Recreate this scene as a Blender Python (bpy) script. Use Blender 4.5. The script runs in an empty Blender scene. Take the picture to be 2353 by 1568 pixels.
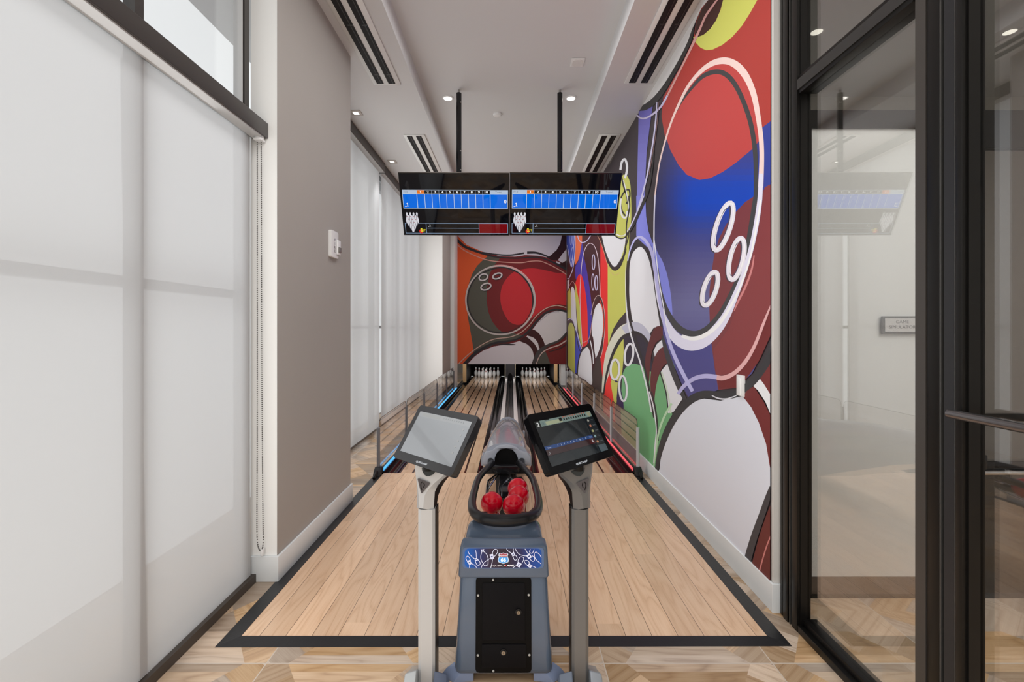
import bpy, math, random
from mathutils import Vector, Matrix
from mathutils.geometry import tessellate_polygon
random.seed(7)
F=1046.0; VX=1175.0; VY=752.0; H=1.5      # lens in pixels, vanishing point, eye height
XC=-0.033                                  # centre line of the two lanes
RW=1.383                                   # mural wall plane
sc=bpy.context.scene
col=sc.collection
# ------------------------------------------------------------------ helpers
def lin(c):
    c=c/255.0
    return c/12.92 if c<=0.04045 else ((c+0.055)/1.055)**2.4
def C(r,g,b,k=1.0): return (min(lin(r)*k,.95),min(lin(g)*k,.95),min(lin(b)*k,.95),1.0)
WORG={}
def link(o,parent=None):
    col.objects.link(o)
    if parent is not None:
        o.parent=parent
        o.location=Vector((0,0,0))-WORG.get(parent.name,Vector((0,0,0)))
    WORG[o.name]=Vector((0,0,0))
    return o
def tag(o,label=None,cat=None,group=None,kind=None):
    if label: o['label']=label
    if cat: o['category']=cat
    if group: o['group']=group
    if kind: o['kind']=kind
    return o
def empty(name,loc,label,cat,group=None,kind=None):
    o=bpy.data.objects.new(name,None); col.objects.link(o); o.location=loc
    o.empty_display_size=.05
    WORG[o.name]=Vector(loc)
    return tag(o,label,cat,group,kind)
class MB:
    def __init__(s,xf=None): s.v=[]; s.f=[]; s.m=[]; s.xf=xf
    def add(s,vs,fs,mi=0):
        n=len(s.v)
        s.v+= [tuple(s.xf(*v)) if s.xf else tuple(v) for v in vs]
        s.f+= [tuple(i+n for i in f) for f in fs]; s.m+=[mi]*len(fs); return s
    def box(s,x0,x1,y0,y1,z0,z1,mi=0):
        v=[(x,y,z) for x in (x0,x1) for y in (y0,y1) for z in (z0,z1)]
        return s.add(v,[(0,1,3,2),(4,6,7,5),(0,4,5,1),(2,3,7,6),(0,2,6,4),(1,5,7,3)],mi)
    def prism(s,poly,a,b,axis='y',mi=0):
        # poly 2D; axis y -> (x,z), x -> (y,z), z -> (x,y)
        def P(p,t):
            return {'y':(p[0],t,p[1]),'x':(t,p[0],p[1]),'z':(p[0],p[1],t)}[axis]
        n=len(poly); v=[P(p,a) for p in poly]+[P(p,b) for p in poly]
        f=[(i,(i+1)%n,n+(i+1)%n,n+i) for i in range(n)]
        tri=tessellate_polygon([[Vector((p[0],p[1],0)) for p in poly]])
        f+=[tuple(t) for t in tri]+[tuple(n+i for i in t[::-1]) for t in tri]
        return s.add(v,f,mi)
    def tube(s,path,r,n=12,closed=False,caps=True,mi=0,sq=1.0):
        P=[Vector(p) for p in path]; m=len(P); R=r if isinstance(r,(list,tuple)) else [r]*m
        v=[]; up0=None
        for i,p in enumerate(P):
            if closed: t=(P[(i+1)%m]-P[i-1])
            else: t=(P[min(i+1,m-1)]-P[max(i-1,0)])
            t.normalize()
            if up0 is None:
                a=Vector((0,0,1)) if abs(t.z)<.9 else Vector((1,0,0)); up0=a
            u=(up0-t*up0.dot(t))
            if u.length<1e-4: u=Vector((1,0,0))-t*t.x
            u.normalize(); up0=u
            w=t.cross(u)
            for k in range(n):
                an=2*math.pi*k/n
                v.append(p+(u*math.cos(an)*sq+w*math.sin(an))*R[i])
        f=[]
        for i in range(m if closed else m-1):
            j=(i+1)%m
            for k in range(n):
                f.append((i*n+k,i*n+(k+1)%n,j*n+(k+1)%n,j*n+k))
        if caps and not closed:
            f.append(tuple(range(n))[::-1]); f.append(tuple((m-1)*n+k for k in range(n)))
        return s.add([tuple(x) for x in v],f,mi)
    def lathe(s,prof,cx,cy,z0=0,n=24,mi=0):
        v=[];m=len(prof)
        for r,z in prof:
            for k in range(n):
                a=2*math.pi*k/n; v.append((cx+r*math.cos(a),cy+r*math.sin(a),z0+z))
        f=[(i*n+k,i*n+(k+1)%n,(i+1)*n+(k+1)%n,(i+1)*n+k) for i in range(m-1) for k in range(n)]
        f.append(tuple(range(n))[::-1]); f.append(tuple((m-1)*n+k for k in range(n)))
        return s.add(v,f,mi)
    def sphere(s,c,r,nu=32,nv=16,mi=0):
        v=[(c[0],c[1],c[2]+r)];f=[]
        for j in range(1,nv):
            t=math.pi*j/nv
            for i in range(nu):
                a=2*math.pi*i/nu; v.append((c[0]+r*math.sin(t)*math.cos(a),c[1]+r*math.sin(t)*math.sin(a),c[2]+r*math.cos(t)))
        v.append((c[0],c[1],c[2]-r))
        for i in range(nu): f.append((0,1+i,1+(i+1)%nu))
        for j in range(nv-2):
            for i in range(nu):
                a=1+j*nu; b=a+nu; f.append((a+i,b+i,b+(i+1)%nu,a+(i+1)%nu))
        L=len(v)-1; a=1+(nv-2)*nu
        for i in range(nu): f.append((a+i,L,a+(i+1)%nu))
        return s.add(v,f,mi)
    def loft(s,rings,caps=True,mi=0):
        n=len(rings[0]);v=[p for r in rings for p in r]
        f=[(i*n+k,i*n+(k+1)%n,(i+1)*n+(k+1)%n,(i+1)*n+k) for i in range(len(rings)-1) for k in range(n)]
        if caps: f+=[tuple(range(n))[::-1],tuple((len(rings)-1)*n+k for k in range(n))]
        return s.add(v,f,mi)
    def build(s,name,mat,parent=None,bevel=0,seg=3,smooth=False,loc=None):
        me=bpy.data.meshes.new(name); me.from_pydata(s.v,[],s.f)
        mats=mat if isinstance(mat,(list,tuple)) else [mat]
        for m in mats: me.materials.append(m)
        for p,mi in zip(me.polygons,s.m): p.material_index=mi; p.use_smooth=bool(smooth) or bevel>0
        import bmesh
        bm=bmesh.new(); bm.from_mesh(me); bmesh.ops.recalc_face_normals(bm,faces=bm.faces)
        if smooth or bevel>0:
            lim=math.radians(smooth if smooth and smooth is not True else 40)
            for e in bm.edges:
                if len(e.link_faces)==2 and e.calc_face_angle(0)>lim: e.smooth=False
        bm.to_mesh(me); bm.free()
        o=bpy.data.objects.new(name,me); link(o,parent)
        if loc is not None: o.location=Vector(loc)-(WORG.get(parent.name,Vector((0,0,0))) if parent else Vector((0,0,0)))
        if bevel>0:
            b=o.modifiers.new('bevel','BEVEL'); b.width=bevel; b.segments=seg; b.limit_method='ANGLE'; b.angle_limit=math.radians(35)
            b.harden_normals=False
            bm=None
            for e in me.edges: e.use_edge_sharp=False
        return o
def rrect(x0,x1,z0,z1,r,n=6):
    pts=[]
    for cx,cz,a0 in ((x1-r,z1-r,0),(x0+r,z1-r,90),(x0+r,z0+r,180),(x1-r,z0+r,270)):
        for i in range(n+1):
            a=math.radians(a0+90*i/n); pts.append((cx+r*math.cos(a),cz+r*math.sin(a)))
    return pts
def catmull(P,closed=True,k=6):
    n=len(P); out=[]
    rng=range(n) if closed else range(n-1)
    for i in rng:
        g=lambda j: P[j%n] if closed else P[max(0,min(n-1,j))]
        p0,p1,p2,p3=g(i-1),g(i),g(i+1),g(i+2)
        for s in range(k):
            t=s/k
            out.append(tuple(.5*((2*b)+(-a+c)*t+(2*a-5*b+4*c-d)*t*t+(-a+3*b-3*c+d)*t**3) for a,b,c,d in zip(p0,p1,p2,p3)))
    if not closed: out.append(tuple(P[-1]))
    return out
# ------------------------------------------------------------------ materials
def newmat(name):
    m=bpy.data.materials.new(name); m.use_nodes=True; nt=m.node_tree
    for n in list(nt.nodes): nt.nodes.remove(n)
    return m,nt
def node(nt,t,**k):
    n=nt.nodes.new(t)
    for a,b in k.items():
        if a.startswith('i_'):
            key=a[2:]; key=int(key) if key.isdigit() else key.replace('_',' ')
            n.inputs[key].default_value=b
        else: setattr(n,a,b)
    return n
def out(nt,sh):
    o=nt.nodes.new('ShaderNodeOutputMaterial'); nt.links.new(sh,o.inputs['Surface'])
def PM(name,c,rough=.5,metal=0,spec=.5,coat=0,em=None,es=0,noise=0,nscale=30,bump=0):
    m,nt=newmat(name)
    b=node(nt,'ShaderNodeBsdfPrincipled'); b.inputs['Base Color'].default_value=c
    b.inputs['Roughness'].default_value=rough; b.inputs['Metallic'].default_value=metal
    b.inputs['Specular IOR Level'].default_value=spec; b.inputs['Coat Weight'].default_value=coat; b.inputs['Coat Roughness'].default_value=.05
    if em: b.inputs['Emission Color'].default_value=em; b.inputs['Emission Strength'].default_value=es
    if noise or bump:
        tc=node(nt,'ShaderNodeTexCoord'); nz=node(nt,'ShaderNodeTexNoise'); nz.inputs['Scale'].default_value=nscale
        nz.inputs['Detail'].default_value=3
        nt.links.new(tc.outputs['Object'],nz.inputs['Vector'])
        if noise:
            mr=node(nt,'ShaderNodeMapRange'); mr.inputs['To Min'].default_value=1-noise; mr.inputs['To Max'].default_value=1+noise
            nt.links.new(nz.outputs['Fac'],mr.inputs['Value'])
            mx=node(nt,'ShaderNodeVectorMath',operation='SCALE'); mx.inputs[0].default_value=c[:3]
            nt.links.new(mr.outputs[0],mx.inputs['Scale']); nt.links.new(mx.outputs[0],b.inputs['Base Color'])
        if bump:
            bp=node(nt,'ShaderNodeBump'); bp.inputs['Strength'].default_value=bump; bp.inputs['Distance'].default_value=.002
            nt.links.new(nz.outputs['Fac'],bp.inputs['Height']); nt.links.new(bp.outputs[0],b.inputs['Normal'])
    out(nt,b.outputs[0]); return m
def EM(name,c,s):
    m,nt=newmat(name); e=node(nt,'ShaderNodeEmission'); e.inputs[0].default_value=c; e.inputs[1].default_value=s; out(nt,e.outputs[0]); return m
def paintmat(name,rough=.45,emit=0,spec=.4,coat=0):
    m,nt=newmat(name); a=node(nt,'ShaderNodeAttribute'); a.attribute_name='paint'
    b=node(nt,'ShaderNodeBsdfPrincipled'); b.inputs['Roughness'].default_value=rough; b.inputs['Specular IOR Level'].default_value=spec
    b.inputs['Coat Weight'].default_value=coat; b.inputs['Coat Roughness'].default_value=.03
    if emit:
        b.inputs['Base Color'].default_value=(0.01,0.01,0.012,1)
        nt.links.new(a.outputs['Color'],b.inputs['Emission Color']); b.inputs['Emission Strength'].default_value=emit
    else: nt.links.new(a.outputs['Color'],b.inputs['Base Color'])
    out(nt,b.outputs[0]); return m
def mth(nt,op,a,b=None,c=None):
    n=node(nt,'ShaderNodeMath',operation=op)
    for i,x in enumerate((a,b,c)):
        if x is None: continue
        if isinstance(x,(int,float)): n.inputs[i].default_value=x
        else: nt.links.new(x,n.inputs[i])
    return n.outputs[0]
def comb(nt,x,y,z):
    n=node(nt,'ShaderNodeCombineXYZ')
    for i,v in enumerate((x,y,z)):
        if isinstance(v,(int,float)): n.inputs[i].default_value=v
        else: nt.links.new(v,n.inputs[i])
    return n.outputs[0]
def grain(nt,u,v,idv,cols,rings=7.0,us=9.0,vs=1.1):
    """wood colour: u across the grain, v along it (metres)"""
    off=mth(nt,'MULTIPLY',idv,13.7)
    vec=comb(nt,mth(nt,'MULTIPLY',u,us),mth(nt,'MULTIPLY',v,vs),off)
    n1=node(nt,'ShaderNodeTexNoise'); n1.inputs['Scale'].default_value=1; n1.inputs['Detail'].default_value=1.5; n1.inputs['Roughness'].default_value=.45
    nt.links.new(vec,n1.inputs['Vector'])
    r=mth(nt,'FRACT',mth(nt,'MULTIPLY',n1.outputs['Fac'],rings))
    vec2=comb(nt,mth(nt,'MULTIPLY',u,260),mth(nt,'MULTIPLY',v,7),off)
    n2=node(nt,'ShaderNodeTexNoise'); n2.inputs['Scale'].default_value=1; n2.inputs['Detail'].default_value=3
    nt.links.new(vec2,n2.inputs['Vector'])
    rr=mth(nt,'POWER',mth(nt,'ABSOLUTE',mth(nt,'SUBTRACT',mth(nt,'MULTIPLY',r,2.0),1.0)),2.0)
    vec3=comb(nt,mth(nt,'MULTIPLY',u,2.5),mth(nt,'MULTIPLY',v,.8),off)
    n3=node(nt,'ShaderNodeTexNoise'); n3.inputs['Scale'].default_value=1
    nt.links.new(vec3,n3.inputs['Vector'])
    g=mth(nt,'ADD',mth(nt,'MULTIPLY',rr,.26),mth(nt,'MULTIPLY',n2.outputs['Fac'],.42))
    g=mth(nt,'ADD',g,mth(nt,'MULTIPLY',n3.outputs['Fac'],.35))
    cr=node(nt,'ShaderNodeValToRGB'); e=cr.color_ramp.elements
    e[0].position=.22; e[0].color=cols[0]; e[1].position=.95; e[1].color=cols[2]
    m=e.new(.55); m.color=cols[1]
    nt.links.new(g,cr.inputs[0]); return cr.outputs[0]
def wn(nt,v):
    w=node(nt,'ShaderNodeTexWhiteNoise',noise_dimensions='1D'); nt.links.new(v,w.inputs['W']); return w.outputs['Value']
def tint(nt,colr,fac,lo,hi):
    mr=node(nt,'ShaderNodeMapRange'); mr.inputs['To Min'].default_value=lo; mr.inputs['To Max'].default_value=hi
    nt.links.new(fac,mr.inputs['Value'])
    s=node(nt,'ShaderNodeVectorMath',operation='SCALE'); nt.links.new(colr,s.inputs[0]); nt.links.new(mr.outputs[0],s.inputs['Scale']); return s.outputs[0]
def mixc(nt,f,a,b):
    n=node(nt,'ShaderNodeMix',data_type='RGBA')
    nt.links.new(f,n.inputs['Factor'])
    for k,x in ((6,a),(7,b)):
        if isinstance(x,tuple): n.inputs[k].default_value=x
        else: nt.links.new(x,n.inputs[k])
    return n.outputs[2]
def board_mat(name,x0,w,seam,seamw,cols,rough,rings,lo=.88,hi=1.1,cross=0,coat=0):
    m,nt=newmat(name); tc=node(nt,'ShaderNodeTexCoord'); sx=node(nt,'ShaderNodeSeparateXYZ'); nt.links.new(tc.outputs['Object'],sx.inputs[0])
    u=mth(nt,'DIVIDE',mth(nt,'SUBTRACT',sx.outputs[0],x0),w)
    idv=mth(nt,'FLOOR',u); fr=mth(nt,'FRACT',u)
    if cross:
        yv=mth(nt,'ADD',mth(nt,'DIVIDE',sx.outputs[1],cross),wn(nt,idv)); row=mth(nt,'FLOOR',yv)
        idg=mth(nt,'ADD',mth(nt,'MULTIPLY',idv,3.17),mth(nt,'MULTIPLY',row,7.31))
    else: idg=idv
    c=grain(nt,sx.outputs[0],sx.outputs[1],idg,cols,rings)
    c=tint(nt,c,wn(nt,idg),lo,hi)
    d=mth(nt,'MINIMUM',fr,mth(nt,'SUBTRACT',1.0,fr)); s=mth(nt,'LESS_THAN',d,seamw/w/2)
    c=mixc(nt,s,c,seam)
    b=node(nt,'ShaderNodeBsdfPrincipled'); b.inputs['Roughness'].default_value=rough; b.inputs['Coat Weight'].default_value=coat; b.inputs['Coat Roughness'].default_value=.08
    nt.links.new(c,b.inputs['Base Color']); out(nt,b.outputs[0]); return m
def tile_mat(name,cols,grout,rough=.3,k=1.0):
    T=.752
    m,nt=newmat(name); tc=node(nt,'ShaderNodeTexCoord'); sx=node(nt,'ShaderNodeSeparateXYZ'); nt.links.new(tc.outputs['Object'],sx.inputs[0])
    U=mth(nt,'DIVIDE',mth(nt,'ADD',sx.outputs[0],.34),T); V=mth(nt,'DIVIDE',mth(nt,'SUBTRACT',sx.outputs[1],2.03),T)
    iu=mth(nt,'FLOOR',U); iv=mth(nt,'FLOOR',V)
    u=mth(nt,'SUBTRACT',mth(nt,'FRACT',U),.5); v=mth(nt,'SUBTRACT',mth(nt,'FRACT',V),.5)
    au=mth(nt,'ABSOLUTE',u); av=mth(nt,'ABSOLUTE',v)
    sec=mth(nt,'GREATER_THAN',av,mth(nt,'MULTIPLY',au,1.35))    # 1: boards run across (x)
    # boards across: banded by v ; side triangles: banded diagonally
    dg=mth(nt,'ADD',mth(nt,'MULTIPLY',u,.78),mth(nt,'MULTIPLY',v,mth(nt,'SIGN',mth(nt,'MULTIPLY',u,v))))
    def sel(a,b):
        n=node(nt,'ShaderNodeMix',data_type='FLOAT'); nt.links.new(sec,n.inputs[0]); nt.links.new(b,n.inputs[2]); nt.links.new(a,n.inputs[3]); return n.outputs[0]
    across=sel(v,dg); along=sel(u,mth(nt,'SUBTRACT',v,mth(nt,'MULTIPLY',u,.78)))
    band=mth(nt,'FLOOR',mth(nt,'MULTIPLY',across,4.6))
    idv=mth(nt,'ADD',mth(nt,'ADD',mth(nt,'MULTIPLY',band,1.37),mth(nt,'MULTIPLY',sec,17.3)),mth(nt,'ADD',mth(nt,'MULTIPLY',iu,5.1),mth(nt,'MULTIPLY',iv,9.7)))
    c=grain(nt,mth(nt,'MULTIPLY',across,T),mth(nt,'MULTIPLY',along,T),idv,cols,5.0,12.0,2.0)
    w=wn(nt,idv); c=tint(nt,c,w,.62*k,1.10*k)
    w2=wn(nt,mth(nt,'ADD',idv,.5)); hs=node(nt,'ShaderNodeHueSaturation'); nt.links.new(c,hs.inputs['Color'])
    mr=node(nt,'ShaderNodeMapRange'); mr.inputs['To Min'].default_value=.6; mr.inputs['To Max'].default_value=1.15
    nt.links.new(w2,mr.inputs['Value']); nt.links.new(mr.outputs[0],hs.inputs['Saturation'])
    e=mth(nt,'GREATER_THAN',mth(nt,'MAXIMUM',au,av),.4965)
    c=mixc(nt,e,hs.outputs[0],grout)
    b=node(nt,'ShaderNodeBsdfPrincipled'); b.inputs['Roughness'].default_value=rough
    nt.links.new(c,b.inputs['Base Color']); out(nt,b.outputs[0]); return m
def glass_mat(name,tintc,refl,rough=0.0):
    m,nt=newmat(name)
    t=node(nt,'ShaderNodeBsdfTransparent'); t.inputs[0].default_value=tintc
    g=node(nt,'ShaderNodeBsdfGlossy'); g.inputs['Roughness'].default_value=rough; g.inputs[0].default_value=(1,1,1,1)
    lw=node(nt,'ShaderNodeLayerWeight'); lw.inputs[0].default_value=.5
    sch=mth(nt,'ADD',mth(nt,'MULTIPLY',mth(nt,'POWER',lw.outputs['Facing'],4.0),.9),.03)
    f=mth(nt,'MINIMUM',mth(nt,'ADD',sch,refl),1.0)
    mx=node(nt,'ShaderNodeMixShader'); nt.links.new(f,mx.inputs[0]); nt.links.new(t.outputs[0],mx.inputs[1]); nt.links.new(g.outputs[0],mx.inputs[2])
    out(nt,mx.outputs[0]); return m
def shade_mat(name):
    m,nt=newmat(name)
    d=node(nt,'ShaderNodeBsdfDiffuse'); d.inputs[0].default_value=(.84,.85,.86,1)
    t=node(nt,'ShaderNodeBsdfTranslucent'); t.inputs[0].default_value=(.80,.81,.815,1)
    mx=node(nt,'ShaderNodeMixShader'); mx.inputs[0].default_value=.5
    nt.links.new(d.outputs[0],mx.inputs[1]); nt.links.new(t.outputs[0],mx.inputs[2])
    tr=node(nt,'ShaderNodeBsdfTransparent'); m2=node(nt,'ShaderNodeMixShader'); m2.inputs[0].default_value=.10
    nt.links.new(mx.outputs[0],m2.inputs[1]); nt.links.new(tr.outputs[0],m2.inputs[2])
    out(nt,m2.outputs[0]); return m
WALL=PM('warm_white_paint',C(205,202,198),.7,noise=.02,nscale=3)
WALLG=PM('pillar_greige',C(166,161,156),.75,noise=.02,nscale=3)
JAMB=PM('jamb_white',C(238,238,236),.6)
CEIL=PM('ceiling_paint',C(207,207,208),.8,noise=.01,nscale=2)
BASEB=PM('baseboard_paint',C(214,217,218),.45)
BLACK=PM('black_rubber',C(34,34,36),.38,bump=.3,nscale=60)
BLKM=PM('black_anodised',C(17,16,15),.36,spec=.35)
BLKG=PM('gloss_black',C(20,20,22),.12)
BLKMAT=PM('matt_black',C(12,12,13),.6)
BRONZE=PM('dark_bronze',C(60,56,54),.35,spec=.5)
BRONZE2=PM('dark_bronze_trim',C(68,60,54),.5)
LGREY=PM('light_grey_metal',C(190,190,190),.35)
SILVER=PM('brushed_silver',C(176,174,172),.32,metal=.75)
SILVERD=PM('dark_brushed_silver',C(110,107,103),.3,metal=.8)
CHROME=PM('chrome',C(225,225,228),.08,metal=1)
BLUEG=PM('blue_grey_plastic',C(77,88,104),.2,coat=.6)
GREYP=PM('grey_plastic',C(140,144,154),.25,coat=.6)
RED=PM('red_ball',C(176,0,26),.2,spec=.5,coat=.5)
PINW=PM('pin_white',C(238,238,236),.25,coat=.5)
PINR=PM('pin_red',C(140,25,35),.3)
WHITEP=PM('white_plastic',C(225,225,225),.4)
CREAM=PM('cream_edge',C(205,190,160),.5)
LAMP=EM('lamp_lens',(1,.95,.87,1),3.0)
BLUELED=EM('blue_led',C(95,182,255),1.15)
REDLED=EM('red_led',C(255,100,108),1.0)
GLASS=glass_mat('partition_glass',(.88,.88,.87,1),.12)
WGLASS=glass_mat('window_glass',(.98,.98,.98,1),.0)
RGLASS=glass_mat('smoked_guard_glass',(.87,.84,.84,1),.015)
LGLASS=glass_mat('clear_guard_glass',(.96,.955,.955,1),.0)
SHADE=shade_mat('shade_fabric')
FROST=PM('frosted_white_panel',C(244,244,240),.4)
WOOD_A=board_mat('approach_wood',-1.213,.126,C(70,50,38),.0022,(C(228,196,166),C(215,179,147),C(182,141,107)),.3,9.0,.88,1.06,cross=1.9)
WOOD_L=board_mat('lane_wood_left',XC-.707,.13333,C(28,22,20),.02,(C(214,184,154),C(196,162,132),C(165,128,98)),.14,4.0,.9,1.08,cross=1.6,coat=.3)
WOOD_R=board_mat('lane_wood_right',XC+.707,.13333,C(28,22,20),.02,(C(214,184,154),C(196,162,132),C(165,128,98)),.14,4.0,.9,1.08,cross=1.6,coat=.3)
TILE=tile_mat('wood_look_tile',(C(208,180,148),C(184,152,118),C(130,98,72)),C(190,178,165))
TILED=tile_mat('dark_wood_tile',(C(84,70,62),C(70,58,50),C(50,40,34)),C(34,30,28),k=.6)
PAINT=paintmat('mural_paint',.5)
DECAL=paintmat('printed_decal',.25,coat=.4)
def scrmat(name,emit,mirror):
    m,nt=newmat(name); a=node(nt,'ShaderNodeAttribute'); a.attribute_name='paint'
    e=node(nt,'ShaderNodeEmission'); e.inputs[1].default_value=emit; nt.links.new(a.outputs['Color'],e.inputs[0])
    g=node(nt,'ShaderNodeBsdfGlossy'); g.inputs['Roughness'].default_value=.03; g.inputs[0].default_value=(.95,.97,1,1)
    mx=node(nt,'ShaderNodeMixShader'); mx.inputs[0].default_value=mirror
    nt.links.new(e.outputs[0],mx.inputs[1]); nt.links.new(g.outputs[0],mx.inputs[2]); out(nt,mx.outputs[0]); return m
TVUI=scrmat('tv_picture',.8,.035)
TABL=scrmat('tablet_picture_glare',.9,.5)
TABR=scrmat('tablet_picture',.8,.14)
# ------------------------------------------------------------------ flat paint layers
_tc={}
def text_geo(s,bold=0.0,shear=0.0):
    key=(s,bold,shear)
    if key in _tc: return _tc[key]
    cu=bpy.data.curves.new('lettering_source','FONT'); cu.body=s; cu.size=1; cu.offset=bold; cu.shear=shear; cu.resolution_u=3
    cu.fill_mode='FRONT'
    ob=bpy.data.objects.new('lettering_source',cu); col.objects.link(ob)
    bpy.context.view_layer.update()
    me=bpy.data.meshes.new_from_object(ob.evaluated_get(bpy.context.evaluated_depsgraph_get()))
    vs=[(v.co.x,v.co.y) for v in me.vertices]; fs=[tuple(p.vertices) for p in me.polygons]
    bpy.data.objects.remove(ob); bpy.data.curves.remove(cu); bpy.data.meshes.remove(me)
    xs=[v[0] for v in vs] or [0]; ys=[v[1] for v in vs] or [0]
    if bold and (max(ys)>1.3 or min(ys)<-.6 or max(xs)>1.3*len(s) or min(xs)<-.5): _tc[key]=text_geo(s,0.0,shear); return _tc[key]
    _tc[key]=(vs,fs,(min(xs),max(xs),min(ys),max(ys))); return _tc[key]
def clip(poly,x0,x1,y0,y1):
    for ax,lim,sg in ((0,x0,1),(0,x1,-1),(1,y0,1),(1,y1,-1)):
        o=[]; n=len(poly)
        for i in range(n):
            a,b=poly[i-1],poly[i]; da=(a[ax]-lim)*sg; db=(b[ax]-lim)*sg
            if (da>=0)!=(db>=0):
                t=da/(da-db); o.append((a[0]+(b[0]-a[0])*t,a[1]+(b[1]-a[1])*t))
            if db>=0: o.append(b)
        poly=o
        if len(poly)<3: return []
    return poly
class Paint:
    """coloured flat shapes, each layer a hair above the last. to2d: traced coords -> surface coords; to3d: surface (a,b,height) -> world"""
    def __init__(s,to3d,to2d=None,rect=None,eps=.00005): s.to3d=to3d; s.to2d=to2d or (lambda p:p); s.rect=rect; s.eps=eps; s.h=0; s.v=[]; s.f=[]; s.c=[]
    def _put(s,pts,c):
        if s.rect: pts=clip(pts,*s.rect)
        if len(pts)<3: return
        q=[pts[0]]
        for p in pts[1:]:
            if abs(p[0]-q[-1][0])+abs(p[1]-q[-1][1])>1e-6: q.append(p)
        if len(q)<3: return
        tri=tessellate_polygon([[Vector((p[0],p[1],0)) for p in q]])
        n=len(s.v); s.v+=[tuple(s.to3d(p[0],p[1],s.h)) for p in q]
        for t in tri: s.f.append(tuple(i+n for i in t)); s.c.append(c)
    def poly(s,pts,c,smooth=True,new=True):
        if new: s.h+=s.eps
        if smooth: pts=catmull(pts,True,6)
        s._put([s.to2d(p) for p in pts],c); return s
    def grad(s,pts,stops,axis=1,n=36,smooth=True):
        """bands of colour along one traced axis; stops [(pos,color)]"""
        s.h+=s.eps
        if smooth: pts=catmull(pts,True,6)
        lo=min(p[axis] for p in pts); hi=max(p[axis] for p in pts)
        for i in range(n):
            a=lo+(hi-lo)*i/n; b=lo+(hi-lo)*(i+1)/n; m=(a+b)/2
            if m<=stops[0][0]: c=stops[0][1]
            elif m>=stops[-1][0]: c=stops[-1][1]
            else:
                for (p0,c0),(p1,c1) in zip(stops,stops[1:]):
                    if p0<=m<=p1:
                        t=(m-p0)/(p1-p0); c=tuple(x+(y-x)*t for x,y in zip(c0,c1)); break
            r=(-1e9,1e9,a,b) if axis==1 else (a,b,-1e9,1e9)
            q=clip(pts,*r)
            if q: s._put([s.to2d(p) for p in q],c)
        return s
    def field(s,pts,fn,x0,x1,y0,y1,nx,ny):
        """shape filled with a colour that varies over the traced plane"""
        s.h+=s.eps; pts=catmull(pts,True,6)
        for j in range(ny):
            a,b=y0+(y1-y0)*j/ny,y0+(y1-y0)*(j+1)/ny
            row=clip(pts,-1e9,1e9,a,b)
            if not row: continue
            for i in range(nx):
                c0,c1=x0+(x1-x0)*i/nx,x0+(x1-x0)*(i+1)/nx
                q=clip(row,c0,c1,a,b)
                if q: s._put([s.to2d(p) for p in q],fn((c0+c1)/2,(a+b)/2))
        return s
    def stroke(s,pts,w,c,closed=False,new=True,k=6,smooth=True):
        """pts (x,y) or (x,y,width)"""
        if new: s.h+=s.eps
        if hasattr(pts,'sc'): w=w/pts.sc
        P=[(p[0],p[1],p[2] if len(p)>2 else w) for p in pts]
        if smooth: P=catmull(P,closed,k)
        n=len(P); L=[];R=[]
        for i,p in enumerate(P):
            a=P[i-1] if (i>0 or closed) else P[i]; b=P[(i+1)%n] if (i<n-1 or closed) else P[i]
            dx,dy=b[0]-a[0],b[1]-a[1]; l=math.hypot(dx,dy) or 1; nx,ny=-dy/l,dx/l; hw=p[2]/2
            L.append((p[0]+nx*hw,p[1]+ny*hw)); R.append((p[0]-nx*hw,p[1]-ny*hw))
        for i in range(n if closed else n-1):
            j=(i+1)%n
            s._put([s.to2d(q) for q in (L[i],L[j],R[j],R[i])],c)
        return s
    def ring(s,cx,cy,a,b,ang,w,c,new=True):
        t=math.radians(ang)
        pts=[]
        for i in range(28):
            u=2*math.pi*i/28; x=a*math.cos(u); y=b*math.sin(u); pts.append((cx+x*math.cos(t)-y*math.sin(t),cy+x*math.sin(t)+y*math.cos(t)))
        return s.stroke(pts,w,c,closed=True,new=new,k=1,smooth=False)
    def ell(s,cx,cy,a,b,ang,c):
        t=math.radians(ang)
        return s.poly([(cx+a*math.cos(u)*math.cos(t)-b*math.sin(u)*math.sin(t),cy+a*math.cos(u)*math.sin(t)+b*math.sin(u)*math.cos(t)) for u in [2*math.pi*i/28 for i in range(28)]],c,smooth=False)
    def rect_(s,x0,x1,y0,y1,c,new=True): return s.poly([(x0,y0),(x1,y0),(x1,y1),(x0,y1)],c,smooth=False,new=new)
    def text(s,t,x,y,h,c,bold=0.0,wide=1.0,align='c',flip=True,shear=0.0,ang=0):
        """x,y centre of the word (traced coords, y down when flip), h = cap height"""
        s.h+=s.eps
        vs,fs,(a,b,lo,hi)=text_geo(t,bold,shear)
        capb=text_geo('H')[2]; k=h/(capb[3]-capb[2])
        ox={'c':(a+b)/2,'l':a,'r':b}[align]; oy=(capb[2]+capb[3])/2
        ca,sa=math.cos(math.radians(ang)),math.sin(math.radians(ang))
        n=len(s.v)
        for vx,vy in vs:
            dx=(vx-ox)*k*wide; dy=(vy-oy)*k*(-1 if flip else 1)
            p=s.to2d((x+dx*ca-dy*sa,y+dx*sa+dy*ca)); s.v.append(tuple(s.to3d(p[0],p[1],s.h)))
        for f in fs: s.f.append(tuple(i+n for i in f)); s.c.append(c)
        return s
    def one(s,x,y,h,c,wide=1.0):
        """a figure 1 with flag and foot, centred on x,y"""
        pts=[(-.10,-.5),(.12,-.5),(.12,.36),(.32,.36),(.32,.5),(-.30,.5),(-.30,.36),(-.10,.36),(-.10,-.26),(-.30,-.16),(-.30,-.32)]
        return s.poly([(x+a*h*wide,y+b*h) for a,b in pts],c,smooth=False)
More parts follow.
